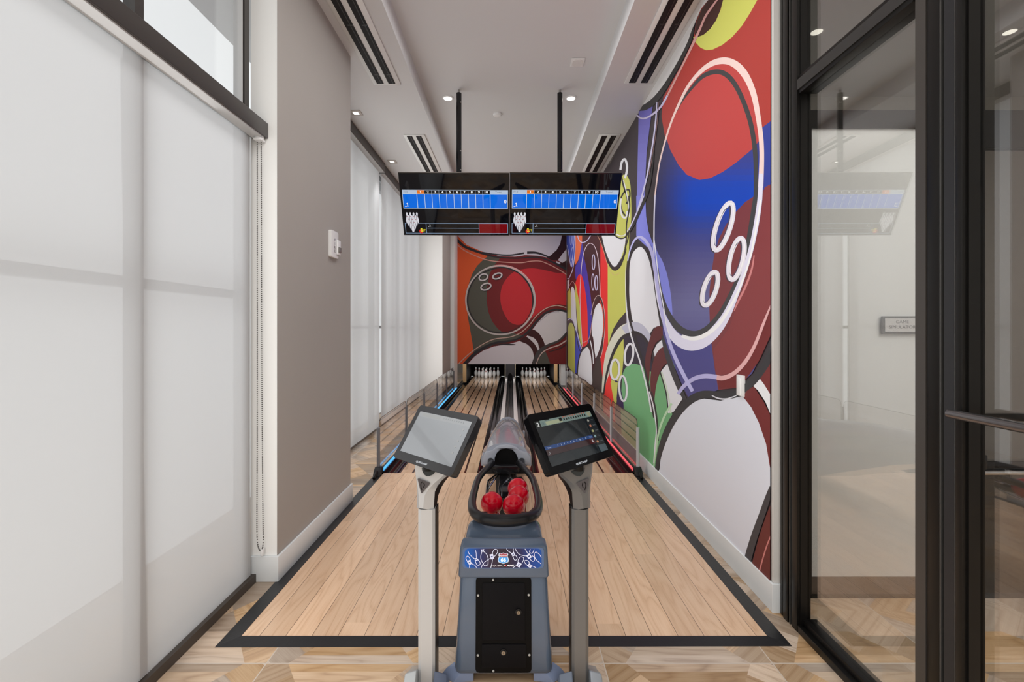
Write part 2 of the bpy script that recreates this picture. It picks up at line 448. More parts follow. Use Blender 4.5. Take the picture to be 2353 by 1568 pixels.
    def build(s,name,mat,parent=None):
        me=bpy.data.meshes.new(name); me.from_pydata(s.v,[],s.f); me.materials.append(mat)
        at=me.color_attributes.new('paint','FLOAT_COLOR','CORNER')
        for p,c in zip(me.polygons,s.c):
            for li in p.loop_indices: at.data[li].color=c
        o=bpy.data.objects.new(name,me); return link(o,parent)
# ------------------------------------------------------------------ the setting
def S(o): o['kind']='structure'; return o
b=MB()
for x0,x1,y0,y1 in ((-2.3,-1.36,-4,15.2),(-1.36,1.30,-4,4.64),(1.30,1.43,-4,15.2),(1.43,6,-4,2.515),(-1.36,1.30,14.5,15.2)):
    b.box(x0,x1,y0,y1,-.06,0)
S(b.build('floor',TILE))
b=MB(); b.box(1.432,6,2.516,4.75,-.06,0); S(b.build('floor_simulator_room',TILED))
b=MB(); b.box(-1.36,1.30,4.64,14.5,-.12,-.07); S(b.build('floor_lane_bed',BLKMAT))
b=MB()
b.box(-2.3,-.925,-4,15.2,3.83,4.1); b.box(.878,1.43,-4,15.2,3.83,4.1); b.box(1.43,6,-4,4.75,3.83,4.1)
b.box(-.925,.878,-4,15.2,4.0,4.1)
S(b.build('ceiling',CEIL))
S(MB().box(RW,1.43,2.40,15.2,0,3.83).build('wall_right',WALL))
b=MB().prism([(-1.385,2.69),(-1.385,3.92),(-2.1,3.92),(-2.1,3.7),(-1.54,3.7),(-1.54,2.69)],0,3.83,'z'); b.m[5]=1; S(b.build('wall_pillar_left',[WALLG,JAMB]))  # front face gets a whiter material than the other sides
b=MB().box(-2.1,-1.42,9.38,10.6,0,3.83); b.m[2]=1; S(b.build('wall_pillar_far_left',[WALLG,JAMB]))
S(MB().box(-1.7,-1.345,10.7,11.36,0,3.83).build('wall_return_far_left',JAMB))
S(MB().box(-2.3,6,15.0,15.2,0,3.9).build('wall_far',WALL))
S(MB().box(-2.3,6,-4.2,-4,0,4.1).build('wall_back',WALL))
S(MB().box(-1.75,-1.56,-4,-1.6,0,3.83).build('wall_left',WALL))
S(MB().box(-2.3,-2.1,10.6,15,0,3.83).build('wall_left_far',WALL))
S(MB().box(5.8,6,-4,4.75,0,3.83).build('wall_corridor',WALL))
S(MB().box(1.44,6,4.6,4.75,0,3.83).build('wall_simulator_room',WALL))
# baseboards
b=MB().prism([(1.368,2.385),(1.432,2.385),(1.432,2.40),(1.383,2.40),(1.383,11.3),(1.368,11.3)],0,.15,'z')
S(b.build('baseboard_right',BASEB,bevel=.003,seg=2))
b=MB().prism([(-1.535,2.675),(-1.37,2.675),(-1.37,3.935),(-1.8,3.935),(-1.8,3.92),(-1.385,3.92),(-1.385,2.69),(-1.535,2.69)],0,.15,'z')
S(b.build('baseboard_left',BASEB,bevel=.003,seg=2))
# windows -----------------------------------------------------------
def window(name,x,y0,y1,mull,zt,z1=3.83,w=.045,dep=.05,tg=.06):
    r=MB()
    r.box(x-dep,x,y0,y1,0,.06); r.box(x-dep,x,y0,y1,z1-.05,z1)
    for y in mull: r.box(x-dep,x,y-w/2,y+w/2,.06,z1-.05)
    for z in zt:
        r.box(x-dep-tg,x-tg,y0,y1,z-.022,z+.022)
    o=S(r.build(name,BRONZE)); 
    g=MB(); g.box(x-dep*.6,x-dep*.6+.006,y0,y1,.06,z1-.05); g.build('glass',WGLASS,o)
    return o
w1=window('window_1',-1.54,-1.6,2.69,(-.9,.55,1.885,2.65),(1.69,))
MB().box(-1.588,-1.541,2.60,2.612,.06,3.78).build('glass_stop',LGREY,w1)
MB().box(-1.66,-1.50,-1.6,2.675,0,.048).build('sill_trim',BRONZE2,w1)
b=MB(); b.loft([[(-1.56,1.862,.05),(-1.5232,1.862,.05),(-1.5232,1.905,.05),(-1.56,1.905,.05)],[(-1.60,1.862,2.6),(-1.565,1.862,2.6),(-1.565,1.905,2.6),(-1.60,1.905,2.6)]]); b.build('mullion_shade_wedge',BRONZE2,w1)  # tapered wedge added to shade the fabric, sharpest at the bottom
w2=window('window_2',-2.0,3.92,6.6,(3.95,4.75,5.5,6.55),(1.50,),w=.06)
w3=window('window_3',-2.0,6.6,9.38,(6.62,7.25,8.1,9.35),(1.50,),w=.06)
# roller shades -----------------------------------------------------
t=empty('roller_shade',(-1.5,1.0,2.65),'wide white roller shade over the tall near window, with a dark cassette and bead chain','window shade','roller shades')
MB().box(-1.53,-1.435,-1.6,2.688,2.612,2.702).build('cassette',BRONZE,t,bevel=.004)
MB().box(-1.51,-1.445,-1.6,2.66,2.604,2.612).build('track',LGREY,t)
MB().add([(-1.521,-1.6,.052),(-1.521,2.655,.052),(-1.521,2.655,2.612),(-1.521,-1.6,2.612)],[(0,1,2,3)]).build('fabric',SHADE,t)
ch=[(-1.482,2.655,2.60),(-1.482,2.655,1.0),(-1.484,2.655,.40),(-1.482,2.655,.26),(-1.472,2.655,.205),(-1.455,2.655,.20),(-1.447,2.655,.26),(-1.449,2.655,.40),(-1.455,2.655,1.2),(-1.459,2.655,2.60)]
b=MB(); cp=catmull(ch,False,5)
L=0;prev=Vector(cp[0])
for a,c in zip(cp,cp[1:]):
    a=Vector(a);c=Vector(c);n=max(1,int((c-a).length/.011))
    for i in range(n):
        p=a+(c-a)*i/n; b.box(p.x-.0022,p.x+.0022,p.y-.0022,p.y+.0022,p.z-.0032,p.z+.0032)
b.build('bead_chain',PM('bead_steel',C(95,93,90),.4,metal=.5),t)
b=MB(); b.lathe([(.022,0),(.024,.004),(.024,.014),(.018,.018)],-1.470,2.655,2.59,20); b.box(-1.492,-1.448,2.63,2.68,2.585,2.597)
b.build('chain_bracket',WHITEP,t,bevel=.002)
MB().box(-1.462,-1.448,2.65,2.674,.165,.205).build('chain_tensioner',WHITEP,t,bevel=.003)
def far_shade(y0,y1,lab,cx):
    t=empty('roller_shade',(-1.86,(y0+y1)/2,3.77),lab,'window shade','roller shades')
    MB().box(-1.94,cx,y0,y1,3.715,3.829).build('cassette',BRONZE,t,bevel=.004)
    MB().box(-1.92,cx-.01,y0,y1,3.705,3.715).build('track',LGREY,t)
    MB().add([(-1.88,y0+.03,.085),(-1.88,y1-.03,.085),(-1.88,y1-.03,3.71),(-1.88,y0+.03,3.71)],[(0,1,2,3)]).build('fabric',SHADE,t)
    MB().box(-1.887,-1.874,y0+.03,y1-.03,.062,.087).build('hem_bar',BRONZE,t,bevel=.003)
far_shade(3.94,6.50,'white floor-length roller shade just behind the left pillar','window shade') if False else far_shade(3.94,6.50,'white floor-length roller shade just behind the left pillar',-1.80)
far_shade(6.55,9.34,'farther white floor-length roller shade, ending at the far pillar',-1.815)
# ceiling fittings ---------------------------------------------------
def diffuser(x0,x1,y0,y1,lab):
    t=empty('air_diffuser',((x0+x1)/2,(y0+y1)/2,3.829),lab,'air vent','slotted ceiling diffusers')
    w=x1-x0
    MB().box(x0,x1,y0,y1,3.818,3.8295).build('frame',PM('diffuser_white',C(226,226,224),.4),t,bevel=.002,seg=1)
    for c in (.27,.70):
        xa=x0+w*c-.032; o=MB().box(xa,xa+.064,y0+.02,y1-.03,3.8145,3.8185).build('slot',BLKMAT,t)
        n=max(1,int((y1-y0)/.6)); r=MB()
        for i in range(n):
            yy=y0+.05+(i+.8)*(y1-y0-.1)/n; r.box(xa+.022,xa+.064,yy-.008,yy+.008,3.8125,3.8146)
        r.box(xa+.040,xa+.046,y0+.02,y1-.03,3.813,3.8146)
        r.build('vane_clip',PM('vane_grey',C(70,70,68),.3,metal=.5),o)
diffuser(-1.315,-1.057,2.2,4.36,'long two-slot air diffuser in the left soffit, nearest the window')
diffuser(-1.307,-1.048,5.50,7.7,'two-slot air diffuser in the left soffit, above the left screen')
diffuser(1.075,1.337,2.2,4.345,'long two-slot air diffuser in the right soffit beside the mural')
diffuser(1.060,1.318,5.49,7.7,'farther two-slot air diffuser in the right soffit, above the right screen')
def downlight(x,y,z,lab,r=.06,group='round recessed downlights'):
    t=empty('downlight',(x,y,z),lab,'ceiling light',group)
    MB().lathe([(r,0),(r,-.006),(r*.78,-.010),(r*.74,-.004)],x,y,z-.0005,28).build('trim_ring',WHITEP,t,smooth=35)
    MB().lathe([(r*.74,0),(r*.74,-.0045)],x,y,z-.0045,28).build('lens',LAMP,t)
downlight(-.692,4.96,4.0,'round recessed downlight left of the left screen pole')
downlight(.650,4.96,4.0,'round recessed downlight right of the right screen pole')
downlight(2.40,3.58,3.83,'round downlight seen through the transom glass, nearer the mural',.055)
downlight(3.92,3.58,3.83,'round downlight seen through the far right glass',.055)
downlight(-.692,1.6,4.0,'round recessed downlight behind the viewer on the left') if False else None
def sqlight(x,y,lab):
    t=empty('square_downlight',(x,y,3.83),lab,'ceiling light','square recessed downlights')
    MB().box(x-.06,x+.06,y-.06,y+.06,3.822,3.8295).build('trim_plate',PM('taupe_trim',C(190,184,178),.5),t,bevel=.002,seg=1)
    MB().box(x-.027,x+.027,y-.027,y+.027,3.8195,3.8225).build('lens',LAMP,t)
sqlight(-1.686,4.94,'small square downlight in the soffit just past the left pillar')
sqlight(-1.676,6.40,'small square downlight in the left soffit, farther from the pillar')
t=empty('ceiling_speaker',(.623,4.29,4.0),'flat square white ceiling plate in the recess, near the right soffit','ceiling speaker')
MB().box(.56,.686,4.225,4.355,3.990,3.9995).build('plate',WHITEP,t,bevel=.004)
MB().prism(rrect(.575,.671,4.24,4.34,.03),3.9875,3.9902,'z').build('grille',PM('speaker_white',C(214,212,210),.6),t)
tag(MB().lathe([(.05,0),(.05,-.012),(.042,-.022),(.02,-.026)],-.163,5.34,3.9995,28).build('smoke_detector',WHITEP,smooth=35),'small round white detector on the ceiling between the two poles','smoke detector')
# fire alarm on the pillar face (faces +x)
def px(Y,x,y): return ((x-VX)/F*Y,Y,H-(y-VY)*Y/F)
t=empty('fire_alarm',(-1.385,3.53,2.11),'white wall alarm with FIRE lettering and strobe, on the grey pillar','fire alarm')
MB(lambda a,z,h:(-1.385+h,a,z)).add([],[])
b=MB(); b.prism(rrect(3.445,3.585,2.035,2.24,.015),-1.3845,-1.362,'x'); b.build('housing',WHITEP,t,bevel=.005)
MB().box(-1.363,-1.350,3.545,3.61,2.065,2.18).build('strobe_base',WHITEP,t,bevel=.006)
MB().box(-1.351,-1.342,3.552,3.60,2.085,2.125).build('strobe_lens',PM('lens_grey',C(120,118,114),.15),t,bevel=.003)
P=Paint(lambda a,z,h:(-1.3615+h,a,z))
for i,cch in enumerate('FIRE'): P.text(cch,3.515,2.172-.028*i,.02,C(60,50,50),bold=.03,flip=False)
P.build('lettering',DECAL,t)
# light switch on the mural wall
t=empty('light_switch',(RW,2.75,1.14),'white rectangular light switch on the mural beside the large white pin','light switch')
ys=1.38*F/(1713-VX); ye=1.38*F/(1697-VX)
MB().box(1.366,RW-.002,ys,ye,1.5-161*ys/F,1.5-112*ys/F).build('plate',WHITEP,t,bevel=.003)
MB().box(1.360,1.3665,ys+.022,ye-.022,1.09,1.195).build('rocker',PM('rocker_white',C(232,232,232),.3),t,bevel=.002)
# ------------------------------------------------------------------ glazed partition on the right
gp=empty('glass_wall_frame',(1.43,1.6,0),'black metal frame of the full-height glass wall on the right','glass partition')
def post(name,y0,y1,ribs,lights=()):
    o=MB().box(1.42,1.47,y0,y1,0,3.829).build(name,BLKM,gp)
    r=MB()
    for a,c,d in ribs: r.box(1.42-d,1.4202,a,c,0,3.829)
    r.build('rib',BLKM,o,bevel=.0015,seg=2)
    for a,c,d in lights: MB().box(1.42-d,1.4199,a,c,0,3.829).build('groove',PM('groove_grey',C(80,79,77),.25,metal=.4),o)
    return o
post('corner_post',2.236,2.385,[(2.362,2.383,.012),(2.312,2.35,.018),(2.238,2.28,.016)],[(2.2965,2.3005,.016),(2.352,2.3545,.014)])
post('door_post',1.412,1.600,[(1.50,1.545,.010),(1.418,1.440,.016)],[(1.492,1.497,.012),(1.4415,1.4445,.014)])
MB().box(1.408,1.4199,1.548,1.587,.07,3.829).build('stop_strip',PM('brown_grey_metal',C(70,66,63),.35,metal=.3),gp)
MB().box(1.408,1.4199,1.447,1.482,.07,3.829).build('stop_strip',PM('charcoal_metal',C(44,44,46),.35,metal=.3),gp)
for y0,y1 in ((1.600,2.236),(-3.9,1.412)):
    o=MB().box(1.41,1.50,y0,y1,2.645,2.735).build('transom_rail',BLKM,gp,bevel=.002,seg=2)
    MB().box(1.404,1.4102,y0,y1,2.665,2.715).build('rib',PM('rail_highlight',C(60,59,58),.25,metal=.4),o)
    o=MB().box(1.405,1.50,y0,y1,0,.035).build('sill_rail',BLKM,gp,bevel=.002,seg=2)
    MB().box(1.43,1.50,y0,y1,.035,.065).build('rib',BLKM,o,bevel=.002,seg=2)
    MB().box(1.455,1.463,y0,y1,.065,2.645).build('glass_pane',GLASS,gp)
    MB().box(1.455,1.463,y0,y1,2.735,3.82).build('transom_pane',GLASS,gp)
t=empty('door_pull',(1.38,1.1,1.228),'round black horizontal pull bar on the glass door at right','door handle')
b=MB(); b.tube([(1.38,1.434,1.228),(1.38,.55,1.228)],.0145,20); b.build('bar',PM('dark_chrome',C(130,127,128),.22,metal=.9),t,smooth=40)
MB().tube([(1.38,1.437,1.228),(1.38,1.433,1.228)],.010,16).build('end_screw',CHROME,t,smooth=40)
for y in (1.42,.6): MB().tube([(1.38,y,1.228),(1.409,y,1.228)],.008,12).build('standoff',BLKM,t,smooth=40)
# simulator room front: shade panel, sign, door
so=MB().box(1.66,2.50,2.53,2.545,.113,2.60).build('wall_frosted_panel',FROST); S(so)
b=MB(); b.box(1.5,5.8,2.515,2.56,2.60,2.70); b.box(1.5,2.5,2.515,2.56,0,.018); b.box(1.5,1.66,2.515,2.56,0,2.6); b.box(2.46,2.56,2.505,2.56,0,2.6); b.box(2.93,3.03,2.505,2.56,0,2.6); b.box(2.56,2.93,2.515,2.56,2.49,2.6)
S(b.build('trim_simulator_front',BLKM))
S(MB().box(1.66,2.46,2.5245,2.56,.018,.113).build('floor_strip_simulator',PM('floor_strip_brown',C(74,62,57),.3)))  # dark strip added for the dark tile floor seen through the glass
S(MB().box(1.66,2.46,2.520,2.524,.018,2.60).build('window_simulator_front',glass_mat('front_glass',(.93,.93,.93,1),.02)))
S(MB().box(1.5,5.8,2.53,2.536,2.70,3.83).build('window_transom_simulator',glass_mat('transom_glass',(.7,.7,.68,1),.03)))
dr=S(MB().box(2.56,2.93,2.53,2.538,.02,2.49).build('door_1',glass_mat('door_glass',(.60,.58,.56,1),.03)))
MB().box(2.565,2.93,2.50,2.53,.70,.76).build('push_bar',BLKG,dr,bevel=.01)
MB().tube([(2.57,2.485,.705),(2.92,2.485,.705)],.014,14).build('push_rail',CHROME,dr,smooth=40)
MB().box(2.56,2.60,2.48,2.53,.72,.80).build('latch_case',BLKG,dr,bevel=.008)
MB().box(2.56,2.93,2.51,2.53,.98,1.02).build('mid_rail',BLKM,dr)
t=empty('room_sign',(2.2,2.515,1.51),'small grey rectangular sign reading GAME SIMULATOR on the frosted panel','sign')
MB().box(2.045,2.29,2.508,2.519,1.462,1.560).build('back_plate',PM('sign_dark',C(105,103,100),.4,metal=.3),t,bevel=.001)
MB().box(2.055,2.285,2.503,2.508,1.474,1.548).build('face_plate',PM('sign_face',C(176,174,171),.35),t)
P=Paint(lambda a,z,h:(a,2.5025-h,z))
P.text('GAME',2.150,1.529,.016,C(95,93,92),flip=False,wide=1.15); P.text('SIMULATOR',2.150,1.501,.017,C(95,93,92),flip=False,wide=1.1)
P.build('lettering',DECAL,t)
# ------------------------------------------------------------------ approach
t=empty('bowling_approach',(XC,3.4,0),'blond wooden approach deck edged with black rubber ramps','bowling approach')
MB().box(-1.300,1.232,2.19,4.64,.0005,.012).build('wood_deck',WOOD_A,t)
def ramp(poly): return poly
b=MB(); b.loft([[(-1.389,2.13,0),(-1.389,2.13,.001),(-1.300,2.19,.014),(-1.300,2.19,0)],[(-1.389,4.58,0),(-1.389,4.58,.001),(-1.300,4.58,.014),(-1.300,4.58,0)]]); b.build('edge_ramp',BLACK,t)
b=MB(); b.loft([[(1.318,2.138,0),(1.318,2.138,.001),(1.232,2.19,.014),(1.232,2.19,0)],[(1.318,4.58,0),(1.318,4.58,.001),(1.232,4.58,.014),(1.232,4.58,0)]]); b.build('edge_ramp',BLACK,t)
b=MB(); b.loft([[(-1.389,2.13,0),(-1.389,2.13,.001),(-1.300,2.19,.014),(-1.300,2.19,0)],[(1.318,2.138,0),(1.318,2.138,.001),(1.232,2.19,.014),(1.232,2.19,0)]]); b.build('edge_ramp',BLACK,t)
# ------------------------------------------------------------------ lanes
def lane(s,lab,wood):
    cx=XC+s*.707
    t=empty('bowling_lane',(cx,9,0),lab,'bowling lane','bowling lanes')
    x0,x1=cx-.40,cx+.40
    MB().box(x0,x1,4.64,14.3,-.05,.012).build('lane_surface',wood,t)
    def gut(name,a,bb,lip):
        # trough between a and bb
        pr=[];m=(a+bb)/2;hw=abs(bb-a)/2
        top=[(a,.008),(a+(bb-a)*.06,.006)]+[(m-math.copysign(hw*.86,bb-a)*math.cos(math.pi*i/10),.006-.055*math.sin(math.pi*i/10)) for i in range(11)]+[(bb-(bb-a)*.05,lip),(bb,lip)]
        poly=top+[(bb,-.068),(a,-.068)]
        MB().prism(poly,4.64,14.2,'y').build(name,BLKG,t,smooth=30)
    o=x0 if s<0 else x1; i=x1 if s<0 else x0
    gut('outer_gutter',o,o+s*.165,.03)
    gut('inner_gutter',i,i-s*.13,.03)
    return t
lane(-1,'left bowling lane of blond boards with dark strips and black gutters',WOOD_L)
lane(1,'right bowling lane of blond boards with dark strips and black gutters',WOOD_R)
t=empty('ball_return_track',(XC,9,0),'long track with two pale rails running between the lanes','ball return track')
MB().box(XC-.177,XC+.177,4.66,12.5,-.066,.02).build('bed',BLKG,t)
for s in (-1,1):
    MB().box(XC+s*.105-.032,XC+s*.105+.032,4.7,12.45,.02,.085).build('rail',PM('pale_rail',C(205,200,198),.3),t,bevel=.006)
    MB().tube([(XC+s*.028,4.7,.05),(XC+s*.028,12.45,.05)],.008,10).build('guide_rod',SILVERD,t,smooth=40)
    MB().box(XC+s*.105-.035,XC+s*.105+.035,12.4,12.52,.03,.12).build('end_cap',SILVER,t,bevel=.008)
# guards, posts, LED strips
YS=[4.63,5.86,7.06,8.30,9.50,10.68]
def guard(s,x,pm,lab,edgec):
    t=empty('lane_guard',(x,7.6,0),lab,'glass guard rail','lane guards')
    for y in YS:
        b=MB(); b.tube([(x,y,.02),(x,y,.475)],.0175,14); b.build('post',pm,t,smooth=40)
    edge=PM('glass_edge_'+lab[:4],edgec,.2)
    for y0,y1 in zip(YS,YS[1:]):
        a,c=y0+.022,y1-.022
        pts=[(a,.07),(c,.07)]
        for cx,cz,a0 in ((c-.07,.49,0),(a+.07,.49,90)):
            for i in range(7):
                an=math.radians(a0+90*i/6); pts.append((cx+.07*math.cos(an),cz+.07*math.sin(an)))
        o=MB().prism(pts,x-.003,x+.003,'x').build('glass_panel',LGLASS if s<0 else RGLASS,t)
        MB().tube([(x,p[0],p[1]) for p in pts],.0028,6,closed=True).build('edge',edge,o)
guard(-1,-1.352,PM('post_grey',C(120,122,128),.35,metal=.3),'left clear guard rail of low glass panels beside the blue light strip',C(60,55,55))
guard(1,1.287,PM('post_silver',C(190,190,195),.35,metal=.2),'right tinted guard rail of low glass panels beside the red light strip',C(45,40,40))
tag(MB().box(-1.325,-1.308,4.66,10.95,.028,.05).build('light_strip',BLUELED,bevel=.003),'glowing blue light strip along the left lane','light strip')
tag(MB().box(1.243,1.258,4.66,10.95,.028,.046).build('light_strip',REDLED,bevel=.003),'glowing red light strip along the right lane','light strip')
for s,x in ((-1,-1.345),(1,1.279)):
    t=tag(MB().prism([(4.53,.012),(4.66,.012),(4.68,.075),(4.60,.085),(4.55,.05)],x-.035,x+.035,'x').build('end_block',BLACK,bevel=.006),
      'black rubber end block where the %s guard rail meets the approach'%('left' if s<0 else 'right'),'end block')
    MB().tube([(x,4.55,.05),(x,4.50,.035),(x,4.45,.018)],.014,10).build('stub',BLKM,t,smooth=40)
# low skirts outside the gutters
tag(MB().box(-1.362,-1.306,4.66,14.2,-.06,.027).build('lane_skirt',BLKM),'dark skirt board under the left guard rail','skirt board','lane skirts')
tag(MB().box(1.240,1.305,4.66,14.2,-.06,.027).build('lane_skirt',BLKM),'dark skirt board under the right guard rail','skirt board','lane skirts')
# ------------------------------------------------------------------ pin deck housing
t=empty('pinsetter_housing',(XC,13.4,0),'black pinsetter housing behind the pins, under the far mural','pinsetter')
KICK=PM('kickback_black',C(26,25,25),.4)
for s in (-1,1):
    x=XC+s*1.235
    o=MB().box(x-.045,x+.045,12.35,14.4,0,.95).build('side_panel',KICK,t)
    MB().box(x-.047,x+.047,12.32,12.352,0,.95).build('wood_edge',PM('pale_wood_edge',C(205,170,125),.5),o)
MB().box(XC-1.2,XC+1.2,14.38,14.42,-.05,.95).build('curtain',PM('curtain_black',C(16,14,16),.7),t)
MB().box(XC-1.25,XC+1.25,12.4,14.42,.95,1.0).build('top_cover',KICK,t)
arch=[(XC-.14,.06),(XC-.14,.95),(XC+.14,.95),(XC+.14,.06),(XC+.06,.06)]+[(XC+.06*math.cos(math.pi*i/8),.15+.075*math.sin(math.pi*i/8)) for i in range(9)]+[(XC-.06,.06)]
o=MB().prism(arch,12.56,12.60,'y').build('ball_door',PM('door_black',C(38,37,38),.4),t)
MB().box(XC-.14,XC+.14,12.6,14.3,.03,.95).build('center_box',BLKMAT,t)
for s in (-1,1): MB().box(XC+s*.14-.006,XC+s*.14+.006,12.545,12.58,.02,.95).build('edge_strip',CREAM,o)
MB().box(XC-.44,XC-.145,14.30,14.38,.02,.035).build('ledge',LGREY,t) if False else None
MB().box(1.252,1.362,11.46,11.90,.03,.572).build('side_cover',WHITEP,t,bevel=.004)
# pins
PROF=[(.018,0),(.030,.004),(.038,.03),(.0475,.07),(.050,.09),(.047,.12),(.036,.155),(.022,.185),(.0165,.205),(.0175,.222),(.0215,.242),(.0215,.256),(.017,.268),(.008,.2745),(.001,.276)]
PROF=[(a*1.06,b) for a,b in PROF]
def pin(x,y,lab,first=None):
    e=bpy.data.objects.new('bowling_pin',None); col.objects.link(e); e.location=(x,y,.012); WORG[e.name]=Vector((x,y,.012))
    if first is None:
        b=MB().lathe(PROF,0,0,0,20).build('body',PINW,e,smooth=50); b.location=(0,0,0)
        r=MB()
        r.lathe([(.0262,.184),(.0235,.194),(.0200,.194),(.0222,.184)],0,0,0,20); r.lathe([(.0198,.202),(.0196,.212),(.016,.212),(.0164,.202)],0,0,0,20)
        r=r.build('neck_bands',PINR,e,smooth=50); r.location=(0,0,0)
    else:
        for c in first.children:
            d=c.copy(); col.objects.link(d); d.parent=e; d.location=(0,0,0)
    tag(e,lab,'bowling pin','white bowling pins'); return e
names=[['front pin'],['second-row pin on the left','second-row pin on the right'],['third-row pin on the left','third-row middle pin','third-row pin on the right'],['back-row pin at the far left','back-row pin second from left','back-row pin third from left','back-row pin at the far right']]
fp=None
for s,ln in ((-1,'left'),(1,'right')):
    cx=XC+s*.707
    for r in range(4):
        for k in range(r+1):
            e=pin(cx+(k-r/2)*.224,13.24+.195*r,'white bowling pin, %s, on the %s lane'%(names[r][k],ln),fp)
            fp=fp or e
# ------------------------------------------------------------------ screens
ang=math.radians(25.2); TC=Vector((0,4.735,2.77))
pu=Vector((1,0,0)); pv=Vector((0,-math.sin(ang),math.cos(ang))); pn=Vector((0,-math.cos(ang),-math.sin(ang)))
def tv(xc,w,h,lab,roll):
    rr=Matrix.Rotation(math.radians(roll),3,'Y'); U=rr@pu; V=rr@pv; N=U.cross(V)*1
    if N.y>0: N=-N
    Cn=Vector((xc,TC.y,TC.z))
    f=lambda a,bb,d: tuple(Cn+U*a+V*bb+N*d)
    t=empty('score_screen',tuple(Cn),lab,'television','overhead score screens')
    MB(f).box(-w/2,w/2,-h/2,h/2,-.035,0).build('casing',BLKG,t,bevel=.003)
    MB(f).box(-w*.3,w*.3,-h*.3,h*.25,-.075,-.034).build('rear_housing',BLKMAT,t,bevel=.01)
    b=MB(f); b.box(-w/2-.001,w/2+.001,h/2-.001,h/2+.004,-.03,.002); b.build('top_edge',SILVERD,t)
    # picture in crop coords 0..1
    P=Paint(lambda a,bb,hh:f((a-.5)*w,(.5-bb)*h,.0012+hh))
    W=C(205,220,235); BL=C(0,112,235); NV=C(8,8,10)
    P.rect_(.008,.992,.012,.988,C(10,10,14))
    P.rect_(.02,.987,.262,.325,C(190,205,225))
    P.rect_(.02,.985,.325,.558,W)
    xs=[.155,.222,.289,.356,.423,.490,.557,.623,.689,.755,.822]
    P.rect_(.024,.151,.332,.551,BL)
    P.rect_(.826,.981,.332,.551,BL)
    for i in range(10):
        P.rect_(xs[i]+(.004 if i else .001),xs[i+1]-.001,.332,.551,BL)
        P.rect_(xs[i]+.001,xs[i+1]-.001,.266,.322,C(240,125,30) if i==0 else NV)
        if i==0: P.one((xs[i]+xs[i+1])/2,.294,.036,(1,1,1,1),wide=1.25*h/w)
        else: P.text(str(i+1),(xs[i]+xs[i+1])/2,.294,.034,(1,1,1,1),bold=.03,wide=1.25*h/w)
    P.text('Fr.0',.055,.293,.026,C(120,130,140),wide=1.2*h/w); P.text('Total',.9,.293,.028,C(120,130,140),wide=1.3*h/w)
    P.rect_(.036,.050,.522,.530,(1,1,1,1)); P.one(.061,.495,.056,(1,1,1,1),wide=h/w); P.text('0',.962,.44,.055,(1,1,1,1),wide=h/w,bold=.02)
    W2=C(150,175,205)
    def fr(x0,x1,y0,y1,t1=.0035):
        P.rect_(x0,x1,y0-t1,y0+t1,W2); P.rect_(x0,x1,y1-t1,y1+t1,W2,new=False); P.rect_(x0-.002,x0+.002,y0-t1,y1+t1,W2); P.rect_(x1-.002,x1+.002,y0-t1,y1+t1,W2,new=False)
    P.rect_(.715,.983,.797,.963,C(120,10,18))
    fr(.022,.984,.797,.963); P.rect_(.216,.22,.797,.963,W2); P.rect_(.712,.716,.797,.963,W2); P.rect_(.218,.714,.875,.882,W2)
    P.rect_(.236,.246,.847,.854,(1,1,1,1)); P.one(.255,.833,.036,(1,1,1,1),wide=h/w)
    base=[(0,0,7),(14,4,9),(22,20,10),(20,36,10),(12,52,7),(7,60,6),(8,66,8),(9,72,9),(5,78,6)]
    def minipin(x,y,k=1.0):
        prof=[(3,0),(6,6),(8,14),(7,24),(4,34),(3,40),(5,48),(4,54),(0,57)]
        q=[(x+a*.0018*k,y+.006-bb*.00270*k) for a,bb in prof]+[(x-a*.0018*k,y+.006-bb*.0027*k) for a,bb in prof[::-1]]
        P.poly(q,C(40,40,60),smooth=False)
        q=[(x+a*.00135*k,y-bb*.00262*k) for a,bb in prof]+[(x-a*.00135*k,y-bb*.00262*k) for a,bb in prof[::-1]]
        P.poly(q,C(225,225,232),smooth=False)
        P.rect_(x-.004*k,x+.004*k,y-.096*k,y-.090*k,C(170,60,60))
    for r in range(3,-1,-1):
        for k in range(r+1):
            minipin(.093+(k-r/2)*.031,.945-.047*r,1.25)
    P.ell(.168,.93,.019,.034,0,C(225,40,25)); P.ell(.163,.915,.008,.014,0,C(240,90,80))
    P.one(.174,.908,.060,C(240,230,60),wide=h/w*1.2); P.text('ST',.197,.914,.034,C(240,230,60),wide=h/w)
    P.build('picture',TVUI,t)
    return t
tv(-.5835,1.127,.638,'left overhead score screen showing a blue ten-frame scorecard',.25)
tv(.5500,1.134,.640,'right overhead score screen showing a blue ten-frame scorecard',.25)
for x,ln in ((-.553,'left'),(.512,'right')):
    t=empty('screen_pole',(x,4.80,4.0),'black ceiling pole carrying the %s score screen'%ln,'ceiling pole','screen poles')
    MB().tube([(x,4.80,3.965),(x,4.80,2.95)],.0275,20).build('tube',BLKG,t,smooth=40)
    MB().tube([(x,4.80,3.999),(x,4.80,3.96)],.012,12).build('mount_bolt',SILVER,t,smooth=40)
    r=MB()
    for z in (3.86,3.35,3.15,3.02): r.tube([(x+.020,4.778,z),(x+.023,4.770,z)],.006,10)
    r.build('rivets',SILVER,t)
    MB().box(x-.09,x+.09,4.715,4.775,2.86,2.95).build('bracket',BLKM,t,bevel=.004)
